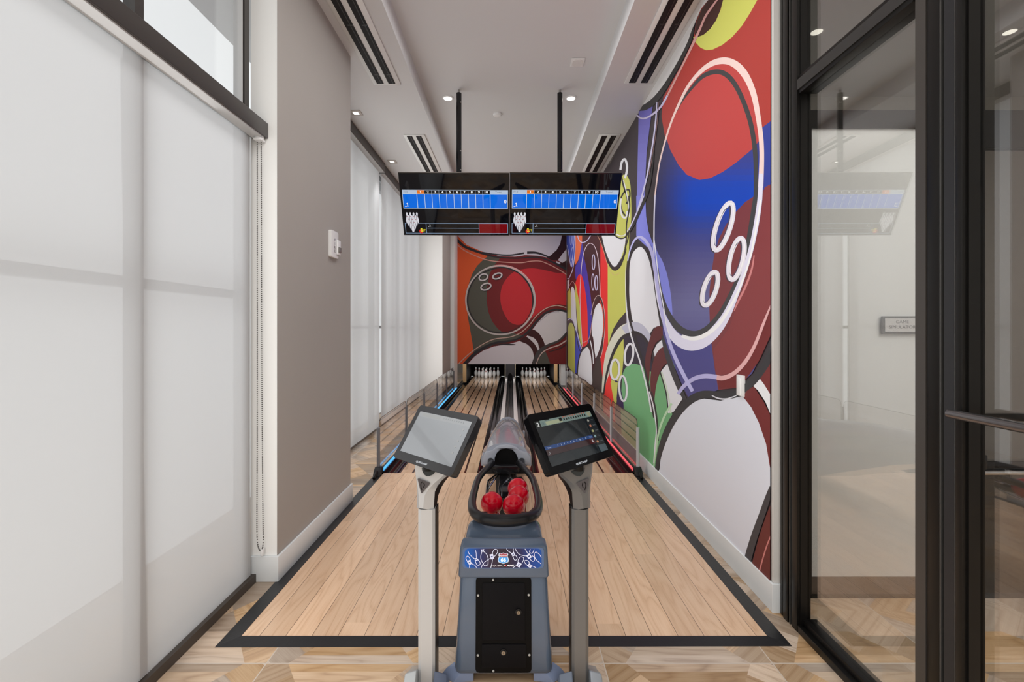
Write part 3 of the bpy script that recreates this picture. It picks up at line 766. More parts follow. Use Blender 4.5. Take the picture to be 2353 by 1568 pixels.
# ------------------------------------------------------------------ mural on the right wall (traced outlines laid on the wall plane)
class PL(list):
    sc=1.0
    def __add__(s,o): return list(s)+list(o)
def pl(l,k):
    r=PL(l); r.sc=k; return r
def A(*p): return pl([(1280+q[0]/3.137,q[1]/3.137)+((q[2]/3.137,) if len(q)>2 else ()) for q in p],3.137)
def Bc(*p): return pl([(1300+q[0]/3.136,450+q[1]/3.136)+((q[2]/3.136,) if len(q)>2 else ()) for q in p],3.136)
def Cc(*p): return pl([(1300+q[0]/2.903,900+q[1]/2.903)+((q[2]/2.903,) if len(q)>2 else ()) for q in p],2.903)
def D(*p): return pl([(1260+q[0]/3.92,530+q[1]/3.92)+((q[2]/3.92,) if len(q)>2 else ()) for q in p],3.92)
def E(*p): return pl([(1030+q[0]/4.238,530+q[1]/4.238)+((q[2]/4.238,) if len(q)>2 else ()) for q in p],4.238)
def wall2d(p):
    x=max(p[0],VX+60); Y=RW*F/(x-VX); return (Y,H-(p[1]-VY)*Y/F)
K=1.25
def c(r,g,b): return C(r,g,b,K)
MR=Paint(lambda a,z,h:(RW-.0006-h,a,z),wall2d,(2.42,11.38,.15,3.829))
DK=c(56,50,54); BK=c(46,44,45); WH=c(206,206,211); PK=c(196,148,146); LIL=c(186,182,212); MRN=c(96,40,42); YEL=c(180,182,88)
MR.poly([(1290,0),(1780,-200),(1780,1500),(1290,1000)],DK,False)
# far left end -------------------------------------------------------
MR.poly(D((170,30),(560,30),(560,1500),(170,1300)),c(66,34,36),False)
MR.poly(D((165,20),(245,20),(240,200),(225,320),(205,310),(180,220),(165,140)),c(55,78,178))
MR.poly(D((238,30),(305,30),(304,120),(292,200),(268,270),(243,310),(238,200)),c(212,100,62),False)
MR.poly(D((304,110),(322,230),(345,350),(365,470),(385,620),(396,740),(388,880),(372,980),(355,1000),(340,700),(300,450),(250,440),(243,330),(275,260)),c(62,56,150))
MR.poly(D((243,500),(270,405),(300,405),(322,480),(340,600),(352,740),(356,900),(355,1010),(325,1045),(302,1030),(288,800),(275,620)),c(214,46,46))
MR.poly(D((172,560),(195,520),(208,600),(208,800),(172,790)),YEL,False)
MR.poly(D((243,480),(262,560),(285,700),(298,900),(304,1020),(290,1010),(270,900),(252,700),(240,560)),YEL)
MR.poly(D((205,540),(218,505),(235,540),(246,640),(252,780),(262,900),(250,930),(225,820),(208,790),(204,700)),WH)
MR.poly(D((176,870),(190,835),(215,830),(235,880),(240,1000),(240,1290),(205,1260),(176,1215)),YEL,False)
MR.poly(D((248,900),(262,920),(285,1030),(298,1080),(288,1120),(276,1200),(268,1290),(240,1285),(243,1100)),c(66,78,178),False)
MR.poly(D((172,450),(190,440),(185,520),(172,545)),WH,False)
MR.stroke(D((168,130,5),(180,180),(192,260),(206,325),(214,300),(222,220),(235,40)),6,LIL)
MR.stroke(D((176,870),(182,845),(200,825),(218,835),(235,870),(255,960),(275,1060),(290,1090)),7,BK)
MR.stroke(D((190,500),(205,470),(222,460),(238,490),(250,560)),3,PK)
MR.stroke(D((172,810),(195,795),(215,805),(240,850),(262,930),(285,1020),(300,1065)),8,LIL)
MR.ring(*D((213,210))[0],2.2,15,6,1.4,c(150,160,215)); MR.ring(*D((203,75))[0],2,14,0,1.2,c(150,160,215)); MR.ring(*D((224,80))[0],2,13,0,1.2,c(150,160,215))
MR.stroke(D((172,430),(185,432),(205,390),(222,340),(240,200),(242,30)),7,LIL)
# brown ball
MR.poly(D((320,150),(345,125),(385,110),(430,150),(455,280),(468,450),(470,590),(445,600),(420,650),(400,740),(385,560),(355,380),(325,250)),c(60,34,38))
MR.stroke(D((310,1045),(302,960),(296,860),(290,760),(287,660),(286,560),(292,430),(302,300),(320,200),(345,140),(378,115),(415,140),(440,210),(455,310),(464,450),(468,590)),6,c(200,180,190))
MR.ring(*D((408,285))[0],3.2,17.5,0,1.8,LIL); MR.ring(*D((403,465))[0],2.9,18.8,0,1.8,LIL); MR.ring(*D((433,472))[0],3,17,0,1.8,LIL)
MR.stroke(D((262,40),(280,90),(310,108),(350,90),(385,40)),8,LIL)
MR.stroke(D((310,40),(330,48),(360,42)),8,BK)
# red strip, yellow column
MR.poly(D((470,110),(490,160),(535,300),(540,500),(540,1000),(520,1150),(505,1300),(495,1470),(480,1330),(470,1150),(500,950),(505,800),(490,650),(470,590)),c(206,46,46),False)
MR.poly(D((536,290),(600,360),(660,310),(700,200),(730,60),(725,300),(700,600),(698,735),(640,800),(590,880),(560,960),(540,1060),(536,700)),YEL,False)
MR.poly(A((465,1290),(498,1265),(522,1300),(533,1380),(535,1600),(500,1800),(440,1860),(420,1560)),YEL)
MR.poly(Bc((380,0),(470,0),(468,120),(460,240),(430,285),(365,290)),YEL,False)
# upper white pin bottom
MR.poly(D((484,30),(560,30),(620,60),(700,70),(690,130),(672,200),(645,270),(605,325),(570,310),(535,250),(510,180)),WH)
MR.stroke(D((480,60,10),(505,170,14),(535,260,20),(570,325,28),(606,345,34),(645,310,30),(680,230,18),(700,140,12),(722,60,12),(728,0,10)),14,BK)
MR.stroke(D((590,30,10),(620,60),(660,72),(700,55),(722,10)),12,BK)
MR.stroke(D((610,30),(650,48),(690,40),(715,0)),10,WH)
MR.stroke(D((440,40),(475,110),(510,220),(535,310),(570,380),(605,402),(645,380)),4,c(190,150,120))
MR.stroke(A((465,1270),(480,1340),(505,1420),(515,1500),(505,1560),(470,1520),(460,1440),(490,1380),(520,1370),(525,1420),(500,1470)),11,BK)
MR.stroke(A((458,1225),(468,1170),(490,1148),(505,1190),(503,1240),(490,1285)),16,WH)
MR.stroke(A((480,1300),(500,1380),(515,1470),(525,1568)),7,WH)
MR.stroke(Bc((400,20),(395,90),(410,150),(435,155),(445,110)),12,WH)
MR.stroke(Bc((455,0),(462,80),(440,200),(438,300),(430,380)),9,BK)
MR.poly(A((355,1180),(395,1070),(430,1075),(400,1150),(375,1190)),c(84,80,74))
# small white pins on the far part
MR.stroke(D((372,1000,14),(395,850,16),(408,720,20),(430,640,26),(458,605,30),(485,650,20),(500,740,12),(502,880,10),(490,1020,12),(470,1110,16),(430,1170,18),(410,1230,16),(400,1340,10)),16,c(58,46,48))
MR.poly(D((393,930),(398,820),(415,720),(440,668),(462,655),(482,690),(493,780),(494,880),(480,1000),(455,1090),(425,1150),(415,1060),(405,970)),WH)
MR.stroke(D((467,630),(478,660),(495,740),(500,860),(492,960)),7,c(205,70,50))
MR.stroke(D((385,760),(405,660),(430,600),(458,585),(485,620),(505,720),(512,850),(500,1000),(480,1120),(440,1190),(415,1270),(405,1390)),3.5,c(200,180,175))
MR.poly(D((385,935),(402,1000),(415,1080),(425,1150),(412,1290),(400,1200),(380,1090),(370,1010)),c(60,36,38))
MR.stroke(D((378,990),(392,1050),(403,1120),(408,1200)),9,WH)
MR.poly(D((268,1300),(276,1190),(300,1100),(350,1050),(378,1100),(392,1200),(396,1300),(392,1390),(330,1345)),WH)
MR.stroke(D((262,1300),(270,1200),(290,1110),(320,1060),(355,1035),(360,1045)),10,BK)
MR.stroke(D((300,1060),(310,1020),(340,1000),(358,990),(378,940),(395,820)),5,PK)
MR.poly(D((400,1400),(405,1280),(425,1200),(465,1150),(480,1250),(495,1400),(490,1475),(440,1440)),c(62,52,50))
# tall white pin + purple stripe
MR.grad(A((590,780),(692,768),(672,900),(648,1100),(638,1300),(634,1500),(640,1700),(573,1700),(575,1500),(582,1200),(588,950)),[(240,c(98,92,168)),(560,c(126,128,205))],1,14,False)
MR.poly(Bc((510,0),(575,0),(582,150),(600,260),(625,330),(660,400),(705,480),(740,590),(765,740),(775,860),(782,1040),(760,1120),(700,980),(650,520),(600,380),(512,300)),c(118,122,204),False)
MR.poly(Bc((440,850),(500,850),(560,950),(440,960)),c(170,168,190),False)
MR.stroke(Bc((715,1030,10),(690,900,22),(660,760,16),(640,620,22),(612,480,22),(575,395,24),(540,362,26),(505,355,30),(475,400,28),(455,480,24),(446,600,22),(448,720,22),(462,840,22),(485,950,22),(500,990,12)),22,BK)
MR.poly(Bc((460,620),(462,510),(478,430),(505,388),(540,368),(572,395),(600,455),(625,560),(642,680),(660,800),(680,950),(640,950),(600,1000),(560,955),(520,918),(486,905),(470,820),(460,720)),c(208,208,213))
# bottom left ball ---------------------------------------------------
MR.stroke(Bc((275,1420,30),(290,1300,46),(315,1160,62),(355,1060,72),(410,980,76),(470,945,66),(530,950,62),(580,1000,52),(615,1050,30)),60,c(196,195,180))
MR.stroke(Bc((420,975,60),(470,945,66),(530,950,62),(580,1000,52),(615,1050,30)),60,c(172,172,188))
MR.poly(Bc((418,1000),(500,985),(560,1015),(605,1080),(625,1200),(640,1330),(640,1800),(340,1800),(365,1480),(410,1350)),c(48,44,56),False)
MR.poly(Bc((418,1005),(380,1060),(345,1150),(322,1240),(330,1350),(345,1480),(362,1520),(385,1400),(410,1270),(420,1150)),YEL,False)
MR.poly(Bc((320,1270),(335,1380),(350,1500),(360,1640),(272,1560),(272,1440),(295,1340)),c(214,52,48),False)
MR.poly(Bc((408,1330),(425,1255),(460,1220),(505,1212),(560,1235),(600,1265),(700,1300),(780,1480),(720,1568),(640,1900),(440,1900),(400,1600)),c(104,160,112))
MR.poly(Cc((385,60),(620,-60),(700,60),(720,200),(640,300),(615,540),(480,420),(400,330)),c(104,160,112),False)
MR.poly(Cc((330,-80),(360,-60),(385,50),(390,130),(345,90)),c(48,42,78),False)
MR.poly(Cc((300,-60),(350,-60),(340,60),(325,80)),YEL,False)
MR.stroke(Bc((275,1430,10),(292,1310,14),(320,1200,18),(360,1100,22),(405,1030,24),(455,1000,22),(510,990,22),(560,1015,20),(605,1075,14)),20,BK)
for (cx,cy),a,b_,an,wd in ((Bc((357,1253))[0],10,23,2,5),(Bc((458,1145))[0],9.5,25,8,5),(Bc((415,1390))[0],8.5,29,-3,4.5)):
    MR.ring(cx-1.2,cy+1,a,b_,an,wd*.8,BK); MR.ring(cx,cy,a,b_,an,wd,WH)
# neck stripes + right pin neck
MR.poly(Bc((580,1290),(575,1190),(592,1090),(620,1000),(655,945),(700,950),(715,1010),(700,1030),(655,1060),(625,1130),(610,1230),(603,1340)),c(88,42,44))
MR.poly(Bc((635,1120),(660,1070),(700,1035),(722,1085),(690,1100),(660,1150),(645,1160)),WH,False)
MR.poly(Bc((612,1330),(625,1230),(650,1150),(690,1098),(728,1100),(750,1190),(705,1230),(670,1310),(650,1400),(640,1500),(632,1568),(618,1450)),c(92,44,46))
MR.poly(Bc((690,1265),(745,1200),(845,1465),(780,1560),(740,1568),(720,1400)),WH,False)
MR.stroke(Bc((694,1270),(722,1360),(745,1460),(760,1568)),12,c(188,198,182))
MR.stroke(Bc((682,1268),(705,1340),(728,1430),(740,1540)),9,BK)
MR.poly(Bc((755,1170),(770,1140),(790,1240),(795,1300)),c(104,160,112),False)
# strands
MR.stroke(Bc((700,1010,14),(720,1090,30),(750,1190,40),(790,1300,40),(830,1400,34),(870,1480,24)),30,c(58,56,60))
MR.stroke(Bc((450,830,14),(470,920),(500,1010),(530,1110),(560,1200),(585,1300),(605,1400),(622,1500),(640,1600)),14,BK)
MR.stroke(Bc((436,480,2),(433,600,4),(435,700,6),(438,770,8),(444,850,10),(462,960),(490,1060),(520,1140),(548,1230),(575,1330),(600,1440),(620,1560)),11,WH)
MR.stroke(Cc((560,0),(585,90),(600,180),(608,260),(600,350),(590,480)),8,WH)
MR.stroke(Cc((575,0),(598,100),(612,200),(620,330)),10,BK)
MR.stroke(Cc((710,80,14),(670,150,14),(640,220,14),(618,300,12),(605,400,10),(590,500,8)),14,c(170,200,165))
# upper left dark area, outlines, red field -----------------------------
MR.poly(A((1100,-80),(1560,-80),(1560,920),(1490,985),(1420,1070),(1300,1170),(1200,1240),(1110,1285),(1030,1298),(940,1260),(880,1190),(820,1080),(790,990),(757,840),(770,700),(900,470),(985,290),(1010,150)),c(160,56,50),False)
MR.poly(A((985,268),(1000,262),(1050,255),(1110,205),(1155,140),(1185,70),(1205,-20),(1210,-90),(1460,-90),(1450,0),(1400,90),(1340,185),(1270,265),(1200,322),(1130,356),(1080,362),(1040,345),(1005,308)),c(188,190,92),False)
MR.poly(A((1095,0),(1120,-90),(1215,-90),(1203,0),(1180,80),(1150,150),(1110,208),(1060,252),(1010,270),(995,240),(1010,160),(1045,70)),c(62,37,35),False)
MR.poly(A((1095,0),(1120,-100),(500,-100),(400,600),(560,800),(600,768),(640,755),(690,725),(740,675),(790,600),(850,500),(905,400),(960,280),(985,200),(1010,140),(1045,60)),c(206,205,205),False)
MR.stroke(A((990,190,6),(978,240,20),(955,310,24),(910,405,26),(855,505,28),(800,598,32),(740,685,40),(690,738,44),(640,772,42),(600,782,36),(560,800,30)),28,c(50,49,48))
# ball on the wall ----------------------------------------------------
ballout=A((700,1568),(725,1350),(745,1180),(785,1020),(830,880),(890,740),(960,610),(1050,510),(1130,455),(1210,435),(1280,455),(1340,510),(1390,590),(1430,700),(1460,850),(1480,1000),(1485,1150),(1478,1350))+Bc((1425,60),(1400,180),(1370,330),(1330,470),(1270,620),(1200,780),(1130,900),(1060,990),(980,1050),(900,1060),(830,1040),(765,985),(720,900),(690,820),(668,740),(650,620),(640,450),(640,250),(650,60))
MR.grad(Bc((1487,180),(1487,-540),(1300,-400),(1100,-100),(700,500),(700,880),(705,1000),(760,1160),(800,1260),(850,1380),(900,1480),(1105,1400),(1240,1380),(1350,1280),(1487,1000),(1487,700)),[(430,c(48,60,140)),(900,c(72,68,122))],1,20,False)
def _mix(a,b,t): return tuple(x+(y-x)*t for x,y in zip(a,b))
def ballcol(x,y):
    st=[(300,c(62,58,110)),(380,c(46,60,140)),(425,c(18,62,168)),(470,c(10,62,172)),(510,c(36,60,144)),(560,c(60,64,124)),(640,c(86,84,130)),(700,c(98,98,142)),(770,c(86,84,132))]
    v=st[0][1] if y<st[0][0] else st[-1][1]
    for (p0,c0),(p1,c1) in zip(st,st[1:]):
        if p0<=y<=p1: v=_mix(c0,c1,(y-p0)/(p1-p0))
    t=max(0,min(1,(1600-x)/95)); t=t*t*(3-2*t)
    f=max(0,min(1,(760-y)/260))
    return _mix(v,c(50,48,76),t*f*.9)
MR.field(ballout,ballcol,1490,1780,130,810,34,50)
MR.poly(Bc((640,320),(662,400),(705,480),(740,590),(765,740),(773,860),(772,935),(730,880),(700,790),(672,680),(652,540)),c(118,124,206))
MR.poly(A((757,840),(770,700),(885,740),(955,615),(1045,512),(1130,455),(1210,438),(1280,458),(1340,510),(1390,590),(1430,700),(1460,850),(1482,992),(1420,1070),(1300,1170),(1200,1240),(1110,1285),(1030,1298),(940,1260),(880,1190),(820,1080),(790,990)),c(176,64,62),False)
MR.poly(A((757,840),(770,700),(900,560),(960,560),(860,780),(800,960),(785,1000)),c(160,56,50),False)
# maroon side
MR.poly(Bc((1487,-85),(1430,-40),(1370,0),(1300,45),(1220,130),(1160,210),(1110,310),(1075,430),(1055,560),(1042,680),(1040,800),(1045,950),(1060,1100),(1080,1250),(1105,1400),(1240,1385),(1300,1330),(1400,1190),(1487,1000)),c(112,52,56),False)
MR.poly(Bc((1487,780),(1420,980),(1330,1160),(1220,1280),(1100,1310),(1108,1395),(1240,1385),(1300,1330),(1400,1190),(1487,1000)),c(104,38,38),False)
MR.poly(Bc((1070,1110),(1180,960),(1300,640),(1400,260),(1440,-60),(1487,-85),(1487,780),(1420,980),(1330,1160),(1220,1270),(1090,1300)),c(122,54,56),False)
# ball outlines
MR.stroke(A((870,800,5),(905,730,12),(975,635,20),(1050,555,28),(1130,520,34),(1200,525,36),(1260,570,36),(1315,655,34),(1365,770,34),(1405,900,34),(1430,1050,34),(1440,1200,32),(1440,1400,32))+Bc((1366,60,32),(1345,200,34),(1312,390,36),(1268,550,38),(1212,690,42),(1130,845,46),(1048,945,50),(980,990,52),(920,1000,52),(850,978,50),(790,925,44),(740,845,36),(705,755,28),(682,650,18),(668,520,8)),10,c(60,60,62))
MR.stroke(A((710,1411,10),(720,1330,10),(742,1180,10),(783,1020,12),(828,880,14),(888,740,18),(955,615,22),(1045,512,30),(1130,455,40),(1210,438,48),(1280,458,52),(1340,510,54),(1390,590,48),(1430,700,42),(1458,850,36),(1478,1000,34),(1483,1150,34),(1475,1350,38)),20,c(222,196,190))
MR.stroke(Bc((1414,-160,30),(1408,0,34),(1394,120,36),(1370,260,36),(1338,400,36),(1290,560,36),(1228,720,44),(1165,860,60),(1090,970,76),(1000,1050,84),(910,1075,86),(830,1050,78),(770,990,64),(722,905,46),(692,820,30),(668,740,18),(650,620,12),(640,450,10),(640,250,10),(642,120,10),(648,-5,10)),30,c(208,206,224))
MR.stroke(Bc((1412,30,10),(1392,160,12),(1366,300,12),(1335,450,12),(1285,600,12),(1225,740,16),(1150,870,24),(1080,955,28),(990,1015,30),(910,1030,28),(840,1010,22)),14,c(228,228,238))
MR.stroke(Bc((1365,430,8),(1345,540,14),(1300,660,16),(1250,760,14),(1220,830,6)),14,c(190,120,120))
# finger holes
for (cx,cy),a,b_,an in ((Bc((1142,222))[0],16,57,18),(Bc((1238,455))[0],15,49,13),(Bc((1047,670))[0],14,40,18)):
    MR.ring(cx-3.5,cy+2,a,b_,an,9,c(60,54,64)); MR.ring(cx,cy,a,b_,an,11,c(214,210,220)); MR.ring(cx-3,cy+1,a*.72,b_*.8,an,1.6,c(70,66,90)); MR.ring(cx+1,cy,a*.98,b_*.98,an,2.2,c(236,234,240))
# pink/lilac lines
MR.stroke(A((1175,-20,10),(1130,40,14),(1075,120,16),(1040,200,16),(1005,275,18),(950,390,15),(900,490,14),(850,590,14),(800,690,14)),14,c(196,146,142))
MR.stroke(A((800,690,14),(760,760,14),(710,812,14),(660,845,12),(620,855,12),(590,840,12),(565,815,12)),12,c(186,178,206))
MR.stroke(Bc((1487,790,10),(1430,930,20),(1370,1080,24),(1300,1200,28),(1220,1280,30),(1140,1315,34),(1085,1305,34)),24,c(206,160,160))
MR.stroke(Bc((1095,1308,34),(1010,1300,32),(930,1320,30),(860,1370,28),(815,1430,22)),28,c(168,164,206))
MR.stroke(Bc((450,470,8),(468,390,10),(500,320,14),(540,298,18),(585,330,22),(625,410,24),(645,520,24),(665,640,22),(690,800,22),(718,930,24),(760,1080,26),(810,1200,28),(865,1310,28),(920,1410,26)),22,c(172,170,214))
MR.stroke(Bc((640,300,6),(655,420),(668,540),(690,690),(712,810),(730,930),(760,1030)),7,c(220,220,240))
MR.stroke(A((725,735,6),(718,850),(700,1000),(680,1120),(655,1260),(620,1400),(570,1568)),11,LIL)
MR.stroke(A((738,735,3),(730,850),(712,1000),(690,1130),(668,1260)),5,c(120,90,90))
MR.stroke(Bc((640,-330,5),(628,-200,10),(608,-80,15),(585,0,18),(545,90,22),(500,190,20),(462,262,10)),18,BK)
MR.stroke(Bc((567,0,10),(530,90),(490,180),(455,250)),9,LIL)
# big lower pin
MR.poly(Cc((630,520),(640,430),(690,280),(745,170),(810,100),(870,62),(930,48),(1040,62),(1120,45),(1190,30),(1245,100),(1295,200),(1345,340),(1378,500),(1378,640),(1350,700),(1310,820),(1270,930),(1235,1040),(1215,1120),(1180,1160),(560,620)),c(200,203,213),False)
MR.poly(Cc((1190,35),(1230,-30),(1265,-30),(1330,70),(1385,180),(1385,560),(1370,500),(1345,350),(1295,205),(1245,105)),c(104,40,40),False)
MR.poly(Bc((1330,1345),(1345,1320),(1385,1290),(1435,1350),(1495,1450),(1495,1600),(1450,1490),(1395,1405)),c(212,214,218),False)
MR.poly(Bc((1385,1290),(1420,1230),(1455,1175),(1495,1205),(1495,1450),(1435,1355)),c(106,42,42),False)
MR.poly(Bc((1455,1175),(1495,1060),(1495,1205)),c(212,214,218),False)
MR.poly(Cc((1385,730),(1345,830),(1300,960),(1250,1150),(1385,1310)),c(94,40,38),False)
MR.stroke(Cc((1385,640,36),(1355,715,38),(1315,830,42),(1272,950,46),(1238,1060,48),(1215,1150,50)),40,c(60,58,62))
MR.stroke(Cc((1378,960,8),(1350,1030),(1325,1110),(1300,1200)),9,c(190,120,116))
MR.stroke(Cc((605,560,22),(620,470,28),(640,380,36),(680,270,44),(728,180,48),(785,105,50),(850,50,52),(920,22,52),(1000,22,48),(1080,28,46),(1150,15,46),(1200,-20,46),(1260,-70,48),(1320,-150,50),(1370,-230,46),(1400,-330,40)),44,c(52,51,54))
MR.stroke(Bc((1060,1440,6),(1110,1462,10),(1170,1465,10),(1240,1440,6)),8,c(200,200,208))
MR.stroke(A((1485,880),(1470,960)),1,c(200,180,180),smooth=False)
wm=MR.build('wall_mural',PAINT)
tag(wm,'colourful mural of bowling balls and pins covering the right wall','mural')
# ------------------------------------------------------------------ far mural panel
YM=11.4
ms=empty('mural_panel',(0,YM+.02,2.2),'hanging far panel painted with a grey and red bowling ball and pins','mural')
MB().box(-1.405,1.378,YM,YM+.05,.574,3.829).build('board',PM('board_edge',C(120,50,40),.6),ms)
MP=Paint(lambda a,z,h:(a,YM-.0006-h,z),lambda p:((p[0]-VX)*YM/F,H-(p[1]-VY)*YM/F),(-1.405,1.378,.575,3.829),eps=.0004)
K=1.2
BK=c(46,44,48); GR=c(78,78,70); DM=c(104,36,38)
MP.poly([(1040,300),(1310,300),(1310,850),(1040,850)],DM,False)
MP.poly(E((60,40),(120,60),(400,245),(340,285),(280,345),(232,425),(205,500),(185,580),(176,690),(190,830),(212,960),(235,1090),(250,1200),(160,1310),(60,1310)),c(198,84,46),False)
MP.poly(E((390,245),(500,275),(440,350),(400,430),(378,550),(372,680),(390,790),(425,880),(480,955),(540,1000),(620,1000),(720,1020),(680,1060),(600,1085),(450,1110),(330,1170),(250,1205),(235,1090),(210,950),(188,830),(178,690),(186,580),(205,500),(232,425),(280,345),(340,285)),GR,False)
MP.poly(E((690,385),(800,368),(900,378),(1040,410),(1170,448),(1170,705),(1060,718),(960,750),(880,800),(820,850),(720,912),(650,915),(590,880),(540,800),(512,710),(508,620),(530,530),(580,455),(630,410)),c(176,44,50))
MP.poly(E((60,-200),(1100,-200),(1105,60),(1090,130),(1055,190),(995,245),(960,262),(870,245),(750,240),(650,255),(500,250),(330,205),(180,140),(90,50)),c(190,184,192),False)
MP.poly(E((1100,-200),(1300,-200),(1300,120),(1160,160),(1110,230),(1060,290),(1010,290),(960,265),(1000,240),(1055,190),(1090,130),(1105,60)),c(46,24,27),False)
MP.poly(E((1160,170),(1110,230),(1068,290),(1110,315),(1170,285)),c(190,184,192),False)
MP.poly(E((1050,300),(1110,315),(1170,280),(1170,400),(1090,340)),c(50,28,30),False)
MP.stroke(E((1050,305),(1090,322)),14,c(190,184,192),smooth=False)
MP.stroke(E((70,75,26),(150,150,26),(240,190,24),(330,222,20),(430,252,14),(500,262,12),(650,270,12),(790,262,12),(880,262,12),(980,292,14),(1060,330,20),(1160,385,24)),14,BK)
MP.stroke(E((330,212,10),(450,232,14),(600,240,14),(738,220,16)),14,BK)
MP.stroke(E((768,216,24),(850,216,20),(920,235,16),(985,262,14)),16,BK)
MP.stroke(E((80,130),(150,190),(250,240),(370,285),(500,305),(700,315),(800,300),(900,300),(1000,340),(1100,395),(1165,440)),9,c(186,136,126))
# circle
cx0,cy0=E((507,678))[0]; k=1/4.238
MP.stroke([(cx0+318*k*math.cos(math.radians(a)),cy0+318*k*math.sin(math.radians(a)),w*k) for a,w in ((-250,5),(-220,8),(-190,12),(-160,12),(-130,10),(-90,12),(-60,14),(-40,18),(-20,18),(0,14),(20,8),(45,4),(70,6),(90,10),(110,6))],2,BK)
MP.stroke([(cx0+335*k*math.cos(math.radians(a)),cy0+335*k*math.sin(math.radians(a)),(15+7*max(0,math.cos(math.radians(a+30))))*k) for a in range(0,360,12)],4,c(176,168,166),closed=True)
MP.stroke([(cx0+338*k*math.cos(math.radians(a)),cy0+338*k*math.sin(math.radians(a)),10*k) for a in range(-100,-25,10)],3,c(205,150,145))
for x,y,a,b_ in ((342,455,42,30),(478,443,46,25),(367,547,50,30)):
    (cx,cy),=E((x,y)); MP.ring(cx+1.2,cy+1.6,a*k,b_*k,-20,2.6,BK); MP.ring(cx,cy,a*k,b_*k,-20,3.2,c(186,180,182)); MP.ring(cx-.5,cy+.5,a*k*.68,b_*k*.6,-20,1.2,BK)
# lower pin
MP.poly(E((180,1310),(260,1225),(340,1170),(440,1130),(560,1110),(650,1090),(705,1072),(760,1035),(820,965),(880,885),(950,815),(1050,782),(1120,788),(1170,812),(1170,975),(1100,1050),(1020,1100),(940,1128),(890,1170),(840,1240),(805,1310)),c(190,184,190),False)
MP.poly(E((765,1015),(820,965),(880,1000),(920,1060),(940,1128),(890,1150),(870,1090),(830,1045)),c(56,28,30))
MP.poly(E((700,1075),(750,1035),(800,1065),(850,1120),(872,1180),(840,1245),(818,1165),(770,1110)),c(56,28,30))
MP.stroke(E((150,1310,30),(250,1205,30),(350,1142,26),(450,1098,22),(560,1080,18),(660,1062,16),(740,1018,18),(800,960,20),(860,885,20),(950,802,18),(1050,770,16),(1165,795,22)),18,BK)
MP.stroke(E((440,1120,4),(520,1108,12),(600,1110,16),(655,1112,8)),12,BK)
MP.stroke(E((860,910),(920,860),(1000,800),(1080,792)),6,c(150,148,160))
MP.stroke(E((100,1300),(200,1205),(330,1112),(450,1058),(600,1038),(700,998),(790,920),(860,830),(950,760),(1040,732),(1100,738),(1165,758)),9,c(178,150,140))
MP.poly(E((830,1310),(860,1240),(900,1180),(935,1155),(965,1220),(998,1310)),c(74,72,68),False)
MP.stroke(E((1165,985,20),(1080,1072,20),(980,1115,26),(905,1165,40),(865,1225,48),(835,1310,50)),28,c(62,58,60))
MP.stroke(E((1165,1060,12),(1080,1115,12),(990,1145,10),(920,1185,9),(880,1240,8),(855,1310,8)),9,c(186,160,156))
MP.stroke(E((1165,1095,8),(1080,1150,8),(980,1180,6)),7,BK)
MP.build('artwork',paintmat('panel_paint',.55),ms)
# ------------------------------------------------------------------ ball return
br=empty('ball_return',(XC,2.2,0),'blue-grey ball return machine with black oval rail and ribbed hood','ball return')
def body_loft(name,prof,mat,parent,bev):
    # prof: list of (y,z,halfwidth)
    v=[(XC-h,y,z) for y,z,h in prof]+[(XC+h,y,z) for y,z,h in prof]; n=len(prof)
    f=[(i,(i+1)%n,n+(i+1)%n,n+i) for i in range(n)]+[tuple(range(n))[::-1],tuple(n+i for i in range(n))]
    b=MB(); b.add(v,f); return b.build(name,mat,parent,bevel=bev,seg=4)
yf=lambda z:1.911+(z-.04)*.0732
body_loft('pedestal',[(yf(.03),.03,.210),(yf(.45),.45,.190),(2.05,.592,.170),(2.10,.606,.165),(2.15,.600,.163),(2.30,.03,.205)],BLUEG,br,.03)
hd=body_loft('console_head',[(yf(.43)-.010,.43,.196),(yf(.56)-.010,.560,.190),(1.985,.587,.180),(2.02,.560,.180),(2.04,.43,.186)],BLUEG,br,.016)
# decal: local frame on the head face
fy=lambda z:yf(z)-.0115
def onface(dy=0):
    # traced px -> (x,z) on the sloping face
    def g(p):
        z=.5
        for _ in range(6):
            Y=fy(z)-dy; z=H-(p[1]-VY)*Y/F
        return ((p[0]-VX)*(fy(z)-dy)/F,z)
    return g
def M(*p): return [(1040+q[0]/9.8,1240+q[1]/9.8)+((q[2]/9.8,) if len(q)>2 else ()) for q in p]
P=Paint(lambda a,z,h:(a,fy(z)-.0006-h,z),onface())
fr=[(1040+x/9.8,1240+y/9.8) for x,y in rrect(225,2055,180,660,90,6)]
P.poly(fr,C(74,96,132),False)
base=[(1040+x/9.8,1240+y/9.8) for x,y in rrect(272,2005,205,638,100,6)]
P.grad(base,[(1068,C(0,86,170)),(1085,C(8,72,150)),(1105,C(34,42,92)),(1125,C(44,36,56)),(1160,C(42,34,46)),(1195,C(34,36,74)),(1225,C(20,58,130)),(1244,C(8,70,150))],0,40,False)
PWc=C(200,205,228)
def pinline(*p): P.stroke(M(*p),1.35,PWc)
def band(x,y,x2,y2,w): P.stroke(M((x,y),(x2,y2)),w/9.8,PWc,smooth=False); mx,my=(x+x2)/2,(y+y2)/2; P.stroke(M((mx-(x2-x)*.12,my-(y2-y)*.12),(mx+(x2-x)*.12,my+(y2-y)*.12)),w*.45/9.8,C(20,50,110),smooth=False)
pinline((345,255),(370,320),(440,390),(500,440)); pinline((510,235),(530,300),(535,380),(545,420)); pinline((505,460),(530,540),(570,582),(610,570),(622,530),(600,490),(560,440)); band(520,420,545,480,62)
